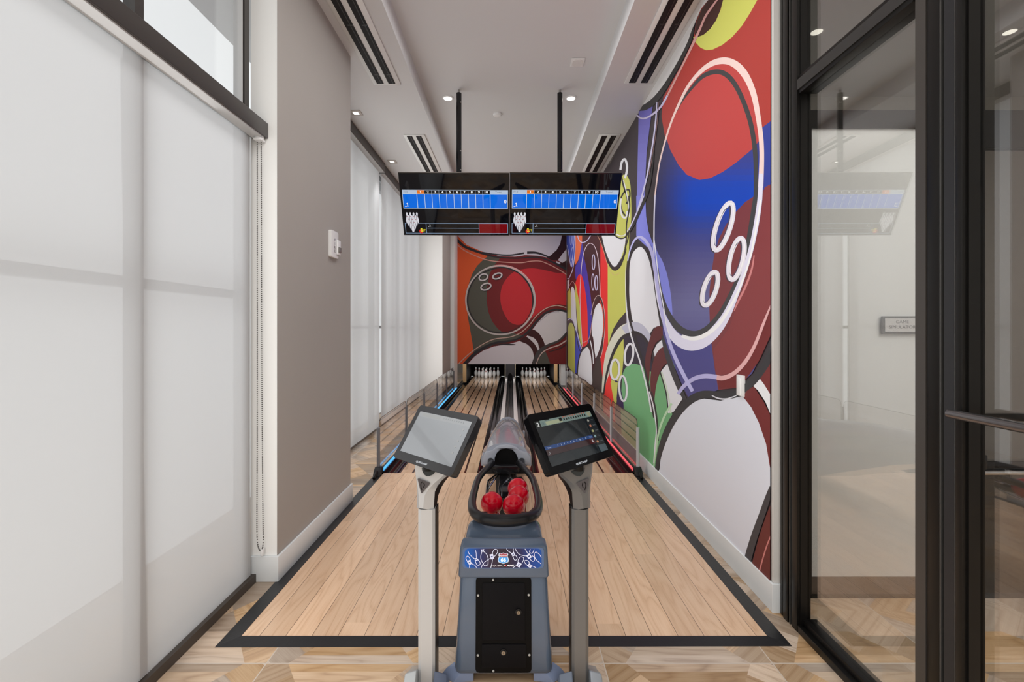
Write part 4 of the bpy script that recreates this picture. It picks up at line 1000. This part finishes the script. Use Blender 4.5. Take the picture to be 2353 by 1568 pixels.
pinline((340,500),(300,430),(320,385),(350,378),(390,430),(405,490)); band(350,480,410,560,70); pinline((385,570),(378,635)); pinline((420,540),(500,580),(540,635))
pinline((640,220),(655,280),(635,380),(645,460),(680,530),(720,590),(790,570),(800,500),(800,430),(770,340),(700,260),(705,215)); band(650,235,700,275,40)
pinline((645,635),(680,560),(760,480),(840,430)); pinline((885,345),(905,280),(950,220),(1010,240),(1010,290),(960,360),(930,390)); band(870,330,900,440,80); pinline((900,445),(885,540),(860,635))
pinline((1215,205),(1250,260),(1320,300)); pinline((1368,205),(1365,250),(1375,290)); band(1350,295,1380,370,70); pinline((1360,380),(1380,440),(1410,465),(1450,440),(1440,380),(1400,340))
pinline((1410,205),(1450,280),(1530,345),(1660,370)); pinline((1630,210),(1680,290),(1710,330)); band(1690,335,1750,420,90); pinline((1740,440),(1800,490),(1845,460),(1840,410),(1790,360))
pinline((1835,220),(1800,300),(1760,305),(1730,270),(1755,220)); pinline((1850,300),(1880,280),(1950,330),(2000,400)); pinline((1835,300),(1850,400),(1900,470),(1990,545))
pinline((1470,510),(1480,450),(1530,390),(1590,400),(1600,450),(1560,530)); band(1450,540,1530,590,100); pinline((1420,590),(1355,635))
pinline((1700,590),(1640,540),(1615,490),(1650,465),(1700,480),(1740,540)); band(1700,560,1770,620,70); pinline((1790,590),(1880,632))
sh=[(1035,330),(1062,296),(1100,308),(1142,292),(1185,308),(1225,296),(1252,330),(1240,370),(1262,440),(1255,500),(1210,522),(1142,542),(1075,522),(1030,500),(1022,440),(1048,370)]
P.poly(M(*sh),C(190,205,225)); P.poly(M((1050,335),(1068,312),(1100,322),(1142,308),(1185,322),(1220,312),(1238,335),(1230,382),(1058,382)),C(150,45,65),False)
P.poly(M((1058,392),(1230,392),(1248,440),(1242,492),(1200,512),(1142,526),(1085,512),(1040,492),(1036,440)),C(70,150,220),False)
P.text('HIGHWAY',*M((1144,355))[0],h=3.0,c=C(235,235,240),bold=.03,wide=1.05); P.text('66',*M((1143,455))[0],h=8.2,c=C(215,232,250),bold=.05,wide=1.0)
P.text('QUBICA',*M((1050,582))[0],h=3.6,c=C(220,220,225),bold=.02,wide=1.55,shear=.25); P.text('AMF',*M((1300,582))[0],h=3.6,c=C(220,220,225),bold=.05,wide=1.55,shear=.25)
P.ell(*M((1192,582))[0],1.6,1.6,0,C(220,50,50))
P.build('badge_panel',DECAL,hd)
# black service panel on the lower front
def R2(x0,x1,y0,y1,d):
    """crop-2 pixels -> x,z on the pedestal face"""
    g=lambda x,y:(880+x/3.922,1180+y/3.922)
    def q(p):
        z=.3
        for _ in range(6):
            Y=yf(z)-d; z=H-(p[1]-VY)*Y/F
        return ((p[0]-VX)*(yf(z)-d)/F,z)
    a=q(g((x0+x1)/2,y0)); b_=q(g((x0+x1)/2,y1)); l=q(g(x0,(y0+y1)/2)); r=q(g(x1,(y0+y1)/2)); return l[0],r[0],b_[1],a[1]
def slab(name,x0,x1,z0,z1,r,d0,d1,mat,parent,bev=.0015):
    pts=rrect(x0,x1,z0,z1,r,5); n=len(pts)
    v=[(x,yf(z)-d0,z) for x,z in pts]+[(x,yf(z)-d1,z) for x,z in pts]
    f=[(i,(i+1)%n,n+(i+1)%n,n+i) for i in range(n)]+[tuple(range(n))[::-1],tuple(n+i for i in range(n))]
    b=MB(); b.add(v,f); return b.build(name,mat,parent,bevel=bev,seg=2)
PBLK=PM('panel_black',C(8,8,9),.5,spec=.2); DBLK=PM('door_satin_black',C(10,10,13),.5,spec=.2)
x0,x1,z0,z1=R2(835,1338,578,1440,.006); sp=slab('service_panel',x0,x1,z0,z1,.016,-.01,.006,PBLK,br)
for (a,b_,c_,d_),lk in (((895,1280,630,1147),(1221,888)),((890,1292,1183,1392),(1086,1250))):
    x0,x1,z0,z1=R2(a,b_,c_,d_,.009); dr=slab('door',x0,x1,z0,z1,.003,.0055,.0095,DBLK,sp,.001)
    lx0,lx1,lz0,lz1=R2(lk[0]-38,lk[0]+38,lk[1]-42,lk[1]+42,.012)
    cx,cz=(lx0+lx1)/2,(lz0+lz1)/2; yy=yf(cz)-.009
    # (locks are children of the doors)
    MB().tube([(cx,yy,cz),(cx,yy-.006,cz)],.0135,18).build('lock_collar',BLKG,dr,smooth=40)
    MB().tube([(cx,yy-.004,cz),(cx,yy-.011,cz)],.0082,18).build('lock',PM('nickel',C(205,195,180),.2,metal=1),dr,smooth=40)
    MB().box(cx-.0008,cx+.0008,yy-.0116,yy-.0108,cz-.003,cz+.003).build('keyhole',BLKMAT,dr)
for sx_,sy_ in ((993,603),(1180,600),(857,742),(1313,738),(855,1283),(1320,1280),(995,1425),(1180,1425)):
    lx0,lx1,lz0,lz1=R2(sx_-10,sx_+10,sy_-10,sy_+10,.008); cx,cz=(lx0+lx1)/2,(lz0+lz1)/2; yy=yf(cz)-.006
    if sx_==1180: continue
    MB().tube([(cx,yy+.001,cz),(cx,yy-.0022,cz),(cx,yy-.0035,cz)],[.0048,.0048,.0026],14).build('screw',PM('screw_zinc',C(175,175,172),.4,metal=.4),sp,smooth=50)
# flared feet
FOOT=PM('foot_blue_grey',C(120,132,158),.2,coat=.5)
for s in (-1,1):
    rings=[]
    for t_,zt in ((0,.062),(.35,.055),(.7,.034),(1,.004)):
        xx=XC+s*(.175+.085*t_); yy=1.925-.008*t_
        rings.append([(xx-s*.05,yy-.0,0.0),(xx+s*.012,yy+.04,0.0),(xx+s*.012,yy+.04,zt),(xx-s*.05,yy-.0,zt)])
    MB().loft(rings).build('foot',FOOT,br,bevel=.004)
MB().box(XC-.17,XC+.17,1.99,2.26,.0,.035).build('plinth',BLKMAT,br)
# oval rail: crop-1 pixels at height .645
def c1(x,y,z):
    X=880+x/3.92; Yp=900+y/3.92; d=(H-z)*F/(Yp-VY); return ((X-VX)*d/F,d,z)
path=[(985,645,.640),(950,680,.640),(888,745,.640),(852,800,.640),(828,880,.64),(808,960,.64),(803,1030,.64),(820,1090,.64),(875,1135,.64),(960,1157,.64),(1100,1166,.64)]
right=[(2205-x,y-4,z) for x,y,z in path[:-1]][::-1]
pp=[c1(*p) for p in path+right]
pp=catmull(pp,False,5); n_=len(pp)
rr=[.0185+.008*max(0,math.sin(math.pi*i/(n_-1)))**6 for i in range(n_)]
RUB=PM('rail_rubber',C(24,24,26),.3)
MB().tube(pp,rr,18).build('oval_rail',RUB,br,smooth=60)
# rods under the balls (ball centres z=.597, radius .0575)
ZR=.543
def rod(pts,r=.006): return MB().tube(catmull(pts,False,4),r,10).build('support_rod',CHROME,br,smooth=50)
rod([(-.135,2.12,ZR),(-.135,2.3,ZR),(-.135,2.55,ZR),(-.135,2.66,ZR+.01),(-.10,2.78,ZR+.03),(-.075,2.86,ZR+.04)])
rod([(-.066,2.12,ZR),(-.066,2.3,ZR),(-.066,2.50,ZR),(-.066,2.62,ZR+.01),(-.03,2.74,ZR+.03),(.0,2.86,ZR+.04)])
rod([(-.022,2.12,ZR),(-.022,2.3,ZR),(-.022,2.50,ZR),(-.04,2.60,ZR+.01),(-.055,2.66,ZR+.02),(-.012,2.78,ZR+.035),(-.02,2.86,ZR+.045)])
rod([(.075,2.12,ZR),(.075,2.4,ZR),(.075,2.58,ZR),(.05,2.70,ZR+.02),(.01,2.74,ZR+.03),(-.01,2.86,ZR+.04)])
MB().tube([(-.075,2.14,ZR+.002),(-.070,2.10,ZR+.003),(-.042,2.08,ZR+.003),(-.012,2.10,ZR+.003),(-.008,2.14,ZR+.002)],.006,10).build('rod_loop',CHROME,br,smooth=50)
for s in (-1,1):
    MB().prism([(XC+s*.145,2.13),(XC+s*.145,2.22),(XC+s*.115,2.16),(XC+s*.08,2.16),(XC+s*.08,2.13)],.60,.625,'z').build('corner_bracket',BLKM,br,bevel=.003)
def link_rod(pts,r,mat): return MB().tube([c1(x,y,.575) for x,y in pts],r,10).build('linkage_rod',mat,br,smooth=50)
RODB=PM('rod_black',C(18,18,20),.15)
link_rod([(932,925),(938,850),(948,805),(1012,755),(1085,708)],.0058,RODB); link_rod([(944,925),(950,855),(962,812),(1020,768),(1080,728)],.0028,CHROME)
link_rod([(1048,945),(1048,865),(1060,822),(1105,785),(1150,742),(1170,706)],.0062,RODB); link_rod([(1070,945),(1070,855),(1108,795),(1152,842)],.0040,CHROME)
link_rod([(1076,706),(1095,706),(1120,728),(1150,706),(1168,704)],.0034,CHROME)
link_rod([(1118,768),(1150,810),(1175,850)],.0055,RODB); link_rod([(1130,770),(1166,732),(1205,772),(1240,800)],.0040,CHROME); link_rod([(1165,812),(1200,780),(1245,775),(1285,830),(1305,900)],.0060,RODB)
link_rod([(1150,860),(1178,815),(1196,790)],.0045,CHROME); link_rod([(1240,780),(1270,815),(1300,870)],.0030,CHROME)
# lift beneath the hood
MB().box(XC-.13,XC+.13,2.83,2.88,.585,.635).build('cross_bar',BLKG,br,bevel=.006)
MB().box(XC-.065,XC+.065,2.86,3.06,.0125,.60).build('lift_column',PM('column_black',C(30,29,30),.4),br,bevel=.005)
MB().box(XC-.04,XC+.04,2.56,2.87,.535,.575).build('ramp_bracket',BLKG,br,bevel=.004)
for s in (-1,1): MB().tube([(XC+s*.10,2.86,.62),(XC+s*.10,2.93,.64)],.0195,14).build('rail_end',RUB,br,smooth=50)
# hood
def arc_ring(Y,hw,zb,zt,n=16,sh=.62):
    # shouldered arch
    r=[]; 
    r.append((XC-hw,Y,zb))
    zs=zb+(zt-zb)*sh*.62
    r.append((XC-hw*.99,Y,zs)); r.append((XC-hw*.93,Y,zs+(zt-zb)*.13))
    for i in range(n+1):
        a=math.pi*i/n; r.append((XC-hw*.80*math.cos(a),Y,zb+(zt-zb)*sh+(zt-zb)*(1-sh)*math.sin(a)))
    r.append((XC+hw*.93,Y,zs+(zt-zb)*.13)); r.append((XC+hw*.99,Y,zs)); r.append((XC+hw,Y,zb)); return r
secs=[(2.955,.163,.600,.748),(3.05,.168,.585,.748),(3.3,.176,.50,.742),(3.7,.180,.33,.718),(4.1,.174,.16,.668),(4.4,.165,.12,.62),(4.62,.156,.12,.575),(4.7,.148,.12,.555)]
hood=MB().loft([arc_ring(*s_) for s_ in secs]).build('hood',GREYP,br,smooth=50)
MB().loft([arc_ring(4.40,.171,.13,.632),arc_ring(4.44,.170,.13,.624)]).build('rear_flange',GREYP,hood,bevel=.004)
for s in (-1,1): MB().box(XC+s*.153-.010,XC+s*.153+.010,4.38,4.44,.44,.495).build('flange_tab',GREYP,hood,bevel=.004)
# mouth collar with arched opening
def cc(x,y,Yp): X=880+x/3.92; yy=900+y/3.92; return ((X-VX)*Yp/F,H-(yy-VY)*Yp/F)
outl=[(1005,655),(1008,600),(1025,558),(1060,524),(1110,514),(1160,524),(1195,558),(1214,600),(1217,655),(1325,662),(1330,630),(1322,590),(1300,552),(1258,540),(1232,530),(1205,505),(1170,488),(1110,480),(1050,488),(1015,505),(988,528),(962,538),(925,548),(906,580),(899,620),(899,660)]
MB().prism([cc(x,y,2.93) for x,y in outl],2.93,2.99,'y').build('mouth_collar',GREYP,hood,bevel=.005)
MB().prism([cc(x,y,2.93) for x,y in [(1003,690),(1006,600),(1025,556),(1060,522),(1110,512),(1160,522),(1197,556),(1216,600),(1219,690)]],2.951,2.958,'y').build('opening',PM('mouth_shade_black',C(5,5,6),.9),hood)  # black sheet painted in for the shade inside the mouth
# balls
BR_=.0572
for x,y,lb in ((-.1003,2.332,'red bowling ball alone at the left of the ball rack'),(.0125,2.298,'red bowling ball nearest the viewer, second from left on the rack'),(.0385,2.427,'red bowling ball in the middle of the row of three on the rack'),(.036,2.545,'red bowling ball farthest back on the rack, nearest the hood')):
    o=MB().sphere((0,0,0),BR_,48,28).build('bowling_ball',RED,None,smooth=True); o.location=(x,y,.597); WORG[o.name]=Vector((x,y,.597))
    tag(o,lb,'bowling ball','red bowling balls')
# ------------------------------------------------------------------ kiosks
def Kc(*p): return [(940+q[0]/9.8,1040+q[1]/9.8) for q in p]
def mx(x,s): return x if s<0 else 2*XC-x
TABS={-1:(-42.5,34.4,-.319,1.044,.388,.250),1:(42.3,31.7,.253,1.049,.403,.247)}
def kiosk(s,lab,PST,PSD,FL,FR):
    t=empty('score_kiosk',(mx(-.352,s),1.9,0),lab,'touchscreen kiosk','score kiosks')
    def pt(x,y,Y): return (mx((x-VX)*Y/F,s),Y,H-(y-VY)*Y/F)
    # post
    poly=[(-.3905,1.935),(-.3855,1.885),(-.372,1.875),(-.326,1.875),(-.316,1.885),(-.312,1.935),(-.325,1.96),(-.380,1.96)]
    z1=H-(1172-VY)*1.875/F
    o=MB().prism([(mx(x,s),y) for x,y in poly],0.012 if False else 0,z1,'z').build('post',PST,t,smooth=25)
    MB().box(*sorted((mx(-.3155,s),mx(-.3118,s))),1.89,1.95,0,z1).build('rear_channel',BLKM,o)
    # head
    Lf=Kc((130,200),(140,420),(160,560),(180,700),(205,880),(222,1030),(230,1250)); Rf=Kc((870,300),(820,460),(780,515),(560,700),(430,840),(352,975),(312,1270))
    Ro=Kc((900,330),(885,480),(862,530),(735,640),(640,760),(580,890),(552,1312)); Rb=Kc((930,350),(905,500),(885,560),(800,665),(725,790),(655,975),(602,1312))
    Lb=Kc((125,200),(135,420),(155,560),(172,700),(185,880),(182,1030),(178,1250))
    rings=[]
    for a,b_,c_,d_,e_ in zip(Lf,Rf,Ro,Rb,Lb):
        rings.append([pt(*e_,1.93),pt(*a,1.872),pt(*b_,1.866),pt(*c_,1.885),pt(*d_,1.93),pt(*d_,1.96),pt(*e_,1.96)])
    hd=MB().loft(rings).build('head',PST,t,smooth=28)
    bk=[]
    for c_,d_ in zip(Ro,Rb): bk.append([pt(c_[0]+.3,c_[1],1.884),pt(d_[0]+.2,d_[1],1.925),pt(d_[0]+.2,d_[1],1.965),pt(c_[0]-1.5,c_[1],1.93)])
    MB().loft(bk).build('rear_shell',BLKM,hd,smooth=40)
    tri=Kc((190,600),(215,585),(455,680),(470,705),(455,730),(295,915),(275,915),(262,890))
    b=MB(); f0=[pt(x,y,1.8625) for x,y in tri]; f1=[pt(x,y,1.872) for x,y in tri]; b.loft([f0,f1]); b.build('emblem_plate',PM('emblem_grey',C(72,68,70),.4),hd)
    b=MB(); b.tube([pt(x,y,1.8615) for x,y in Kc((285,850),(262,770),(265,700),(300,665))],.0016,6); b.tube([pt(x,y,1.8615) for x,y in Kc((320,800),(345,740),(330,690))],.0016,6)
    b.build('emblem',BLKM,hd)
    dn=Kc((285,350),(590,440),(540,500),(460,535),(395,540),(340,500),(300,430))
    b=MB(); b.loft([[pt(x,y,1.860) for x,y in dn],[pt(x,y,1.872) for x,y in dn]]); b.build('pivot',PM('pivot_dark',C(38,44,46),.4),hd)
    b=MB(); b.tube([pt(x,y,1.845) for x,y in Kc((420,250),(420,400))],.02,14); 
    b.build('tilt_joint',BLKM,t,smooth=40)
    # feet
    b=MB(); z=.105
    xs=[mx(v,s) for v in (-.440,-.380)]
    def fin(nm,xa,xb,zo,mat,yb=2.0):
        # xa outer, xb at the post
        rings=[[(xa,1.80,0),(xb,1.80,0),(xb,1.80,.035),(xa,1.80,.02)],[(xa,1.85,0),(xb,1.85,0),(xb,1.85,.105),(xa+(xb-xa)*.1,1.85,.09)],[(xa,1.93,0),(xb,1.93,0),(xb,1.93,.055),(xa+(xb-xa)*.15,1.93,.05)],[(xa,yb,0),(xb,yb,0),(xb,yb,.02),(xa,yb,.01)]]
        if yb<1.93: rings=rings[:2]+rings[3:]
        MB().loft(rings).build(nm,mat,t,bevel=.006)
    fin('foot',mx(-.438,s),mx(-.386,s),0,FL); fin('foot',mx(-.255,s),mx(-.314,s),0,FR,1.905)
    # tablet
    yaw,tilt,X,Z,w,h=TABS[s]; yw,tl=math.radians(yaw),math.radians(tilt)
    U=Vector((math.cos(yw),math.sin(yw),0)); N0=Vector((math.sin(yw),-math.cos(yw),0)); V=Vector((0,0,math.cos(tl)))-N0*math.sin(tl); N=U.cross(V)
    if N.y>0: N=-N
    Cn=Vector((X,1.88,Z)); f=lambda a,bb,d: tuple(Cn+U*a+V*bb+N*d)
    pts=rrect(-w/2,w/2,-h/2,h/2,.016,6)
    b=MB(f); n=len(pts); b.add([(x,y,0) for x,y in pts]+[(x,y,-.008) for x,y in pts]+[(x*.985,y*.975,-.034) for x,y in pts],
      [(k_*n+i,k_*n+(i+1)%n,(k_+1)*n+(i+1)%n,(k_+1)*n+i) for k_ in (0,1) for i in range(n)]+[tuple(range(n)),tuple(2*n+i for i in range(n))[::-1]])
    tb=b.build('tablet',PM('tablet_bezel_right',C(8,8,10),.08,spec=.25) if s>0 else scr_bez,t,smooth=35)
    P=Paint(lambda a,bb,hh:f((a-.5)*w,(.5-bb)*h,.0006+hh),eps=.00005)
    # inner picture area fractions
    x0,x1,y0,y1=(.070,.945,.115,.865) if s<0 else (.055,.93,.135,.875)
    q=lambda a,bb:(x0+(x1-x0)*a,y0+(y1-y0)*bb)
    def R(a,b_,c_,d_,colr): P.poly([q(a,c_),q(b_,c_),q(b_,d_),q(a,d_)],colr,False)
    asp=h*(y1-y0)/(w*(x1-x0))
    def T(s_,a,b_,hh,colr,**k): xx,yy=q(a,b_); P.text(s_,xx,yy,hh*(y1-y0),colr,wide=h/w*k.pop('wide',1.0),**k)
    if s>0:
        R(0,1,0,1,C(22,28,32)); R(0,1,0,.14,C(120,138,132)); R(0,.085,0,.14,C(26,32,30)); T('2',.045,.075,.085,(.9,.92,.9,1),bold=.03)
        R(.17,.45,.045,.13,C(165,172,140)); R(.17,.24,-.0,.02,C(30,35,32)); R(.40,.45,.02,.10,C(22,24,24))
        P.ring(*q(.125,.07),.011,.022,0,.003,C(60,80,90)); P.ring(*q(.125,.115),.017,.012,0,.003,C(60,80,90))
        for i in range(10):
            xx=.475+i*.0425; R(xx,xx+.022,.052,.098,C(20,24,24)); R(xx-.004,xx+.018,.008,.03,C(170,80,60))
            R(xx-.012,xx-.010,0,.14,C(80,95,92))
        P.poly([q(.915,.02),q(.985,.02),q(.985,.09),q(.95,.15),q(.915,.09)],C(150,150,125),False)
        R(0,.84,.57,.645,C(24,62,120)); T('Name',.07,.61,.03,C(200,210,230))
        for i in range(10): T(str(i+1),.21+i*.055,.608,.032,C(200,215,235),bold=.02)
        T('Total',.79,.608,.028,C(200,215,235))
        R(0,.84,.645,.78,C(52,28,30)); T('_1',.03,.72,.05,C(210,210,215)); T('0',.80,.71,.06,C(225,225,225),bold=.02); R(.745,.84,.65,.77,C(72,24,26)); T('0',.80,.71,.06,C(225,225,225),bold=.02)
        for i,(tx,cl) in enumerate((('Menu',C(150,150,140)),('Bowlers',C(190,120,90)),('Options',C(170,170,120)),('Pins',C(140,170,175)),('Service',C(190,130,90)))):
            yy=.17+i*.132; R(.845,1,yy,yy+.115,C(28,32,36)); P.ell(*q(.88,yy+.055),.016,.022,0,cl); T(tx,.955,yy+.055,.022,C(130,138,142))
        R(.86,1,.84,1,C(70,84,90))
    else:
        R(0,1,0,1,C(122,128,132)); R(0,1,0,.12,C(142,146,146)); R(.08,.43,.02,.1,C(138,140,132)); T('1',.035,.06,.06,C(165,170,170))  # window glare painted into the picture as pale grey
        for i in range(10): R(.5+i*.04,.512+i*.04,.04,.07,C(88,92,94))
        for i in range(5): P.ell(*q(.915,.2+i*.13),.012,.018,0,C(150,148,140))
    P.build('screen',TABR if s>0 else TABL,tb)
    P=Paint(lambda a,bb,hh:f((a-.5)*w,(.5-bb)*h,.0008+hh),eps=.00005)
    P.text('QUBICAAMF',.5 if s<0 else .47,.945,.028,C(215,218,222),wide=h/w*1.25,bold=.03,shear=.2)
    P.build('lettering',paintmat('tablet_print_'+str(s),.3,emit=.7),tb)
    b=MB(f)
    for a in (-.02,.0): b.box(a*1.2-.0012,a*1.2+.0012,h*.455-.0012,h*.455+.0012,.0,.0006)
    return t
def bezmat(name,c,mirror):
    m,nt=newmat(name); d=node(nt,'ShaderNodeBsdfDiffuse'); d.inputs[0].default_value=c
    g=node(nt,'ShaderNodeBsdfGlossy'); g.inputs['Roughness'].default_value=.03
    mxs=node(nt,'ShaderNodeMixShader'); mxs.inputs[0].default_value=mirror
    nt.links.new(d.outputs[0],mxs.inputs[1]); nt.links.new(g.outputs[0],mxs.inputs[2]); out(nt,mxs.outputs[0]); return m
scr_bez=bezmat('tablet_bezel_glare',C(40,40,42),.10)
kiosk(-1,'left touchscreen kiosk on a light silver post, screen washed with glare',PM('post_silver_light',C(184,184,184),.38,metal=.3),None,PM('foot_silver',C(180,184,186),.3,metal=.4),PM('foot_slate',C(70,78,96),.25,coat=.3))
kiosk(1,'right touchscreen kiosk on a dark silver post, screen showing a scorecard',PM('post_silver_dark',C(112,111,110),.34,metal=.45),None,PM('foot_silver_right',C(150,156,164),.3,metal=.4),PM('foot_slate_right',C(90,98,112),.25,coat=.3))
# ------------------------------------------------------------------ light
w=bpy.data.worlds.new('daylight'); sc.world=w; w.use_nodes=True
bg=w.node_tree.nodes['Background']; bg.inputs[0].default_value=(.96,.99,1.0,1); bg.inputs[1].default_value=.86
def area(name,loc,rot,sx,sy,power,colr=(1,1,1),spread=180):
    l=bpy.data.lights.new(name,'AREA'); l.shape='RECTANGLE'; l.size=sx; l.size_y=sy; l.energy=power; l.color=colr; l.spread=math.radians(spread)
    o=bpy.data.objects.new(name,l); col.objects.link(o); o.location=loc; o.rotation_euler=rot; o.visible_glossy=False; o.visible_camera=False
    return o
WARM=(1,.995,.985)
# added soft fill lights under the recess, with no fittings of their own
for y in (0.2,3.0,6.2,9.4): area('ceiling_fill',(0,y,3.95),(0,0,0),1.1,2.2,26,WARM)
area('rear_room_fill',(0.3,-2.0,3.7),(math.radians(25),0,0),2.5,2.0,55,WARM)  # fill added behind the camera, not a room fitting
area('corridor_fill',(3.2,.8,3.7),(0,0,0),2.5,2.5,80,WARM)  # unseen light added to brighten the corridor side
area('simulator_light',(3.2,3.6,3.7),(0,0,0),2.0,1.2,16,WARM)
area('frost_panel_fill',(2.6,.4,2.9),(math.radians(68),0,0),2.2,.8,28,WARM)  # added lamp aimed at the frosted panel to brighten it
area('pin_light',(XC,12.05,1.05),(math.radians(52),0,0),2.2,.2,22,(1,1,1))
area('window_glow_near',(-1.50,.8,1.4),(0,math.radians(-90),0),2.4,3.0,26,(1,.99,.97))
area('window_glow_far',(-1.85,6.8,1.8),(0,math.radians(-90),0),3.2,4.6,46,(1,.99,.97))
area('fill_behind',(1.2,-3.8,1.9),(math.radians(90),0,0),5.5,3.0,130,(1,.99,.975))
area('floor_bounce_fill',(0,1.0,.05),(math.radians(180),0,0),2.0,1.5,10,(1,.93,.85))  # hidden upward lamp added in place of light off the floor
area('back_room_fill',(-1.75,13.0,3.6),(0,0,0),.4,3.0,16,WARM)  # added to brighten the floor and wall beside the pit
for x,y,z in ((-.692,4.96,3.97),(.65,4.96,3.97),(-1.686,4.94,3.8),(-1.676,6.4,3.8)):
    l=bpy.data.lights.new('downlight_beam','SPOT'); l.energy=18; l.spot_size=math.radians(75); l.spot_blend=.6; l.shadow_soft_size=.05; l.color=WARM
    o=bpy.data.objects.new('downlight_beam',l); col.objects.link(o); o.location=(x,y,z)
# ------------------------------------------------------------------ camera
cam=bpy.data.cameras.new('camera'); co=bpy.data.objects.new('camera',cam); col.objects.link(co)
co.location=(0,0,H); co.rotation_euler=(math.radians(90),0,0)
cam.sensor_fit='HORIZONTAL'; cam.sensor_width=36; cam.lens=F/2353*36
cam.shift_x=(2353/2-VX)/2353; cam.shift_y=-(1568/2-VY)/2353
cam.clip_start=.05; sc.camera=co
sc.view_settings.view_transform='Standard'; sc.view_settings.look='None'; sc.view_settings.exposure=.14; sc.view_settings.gamma=1
sc.cycles.use_adaptive_sampling=True; sc.cycles.adaptive_threshold=.05; sc.cycles.max_bounces=8; sc.cycles.diffuse_bounces=4; sc.cycles.glossy_bounces=4; sc.cycles.transparent_max_bounces=24; sc.cycles.transmission_bounces=6
sc.cycles.caustics_reflective=False; sc.cycles.caustics_refractive=False; sc.cycles.sample_clamp_indirect=4
sc.cycles.use_denoising=True
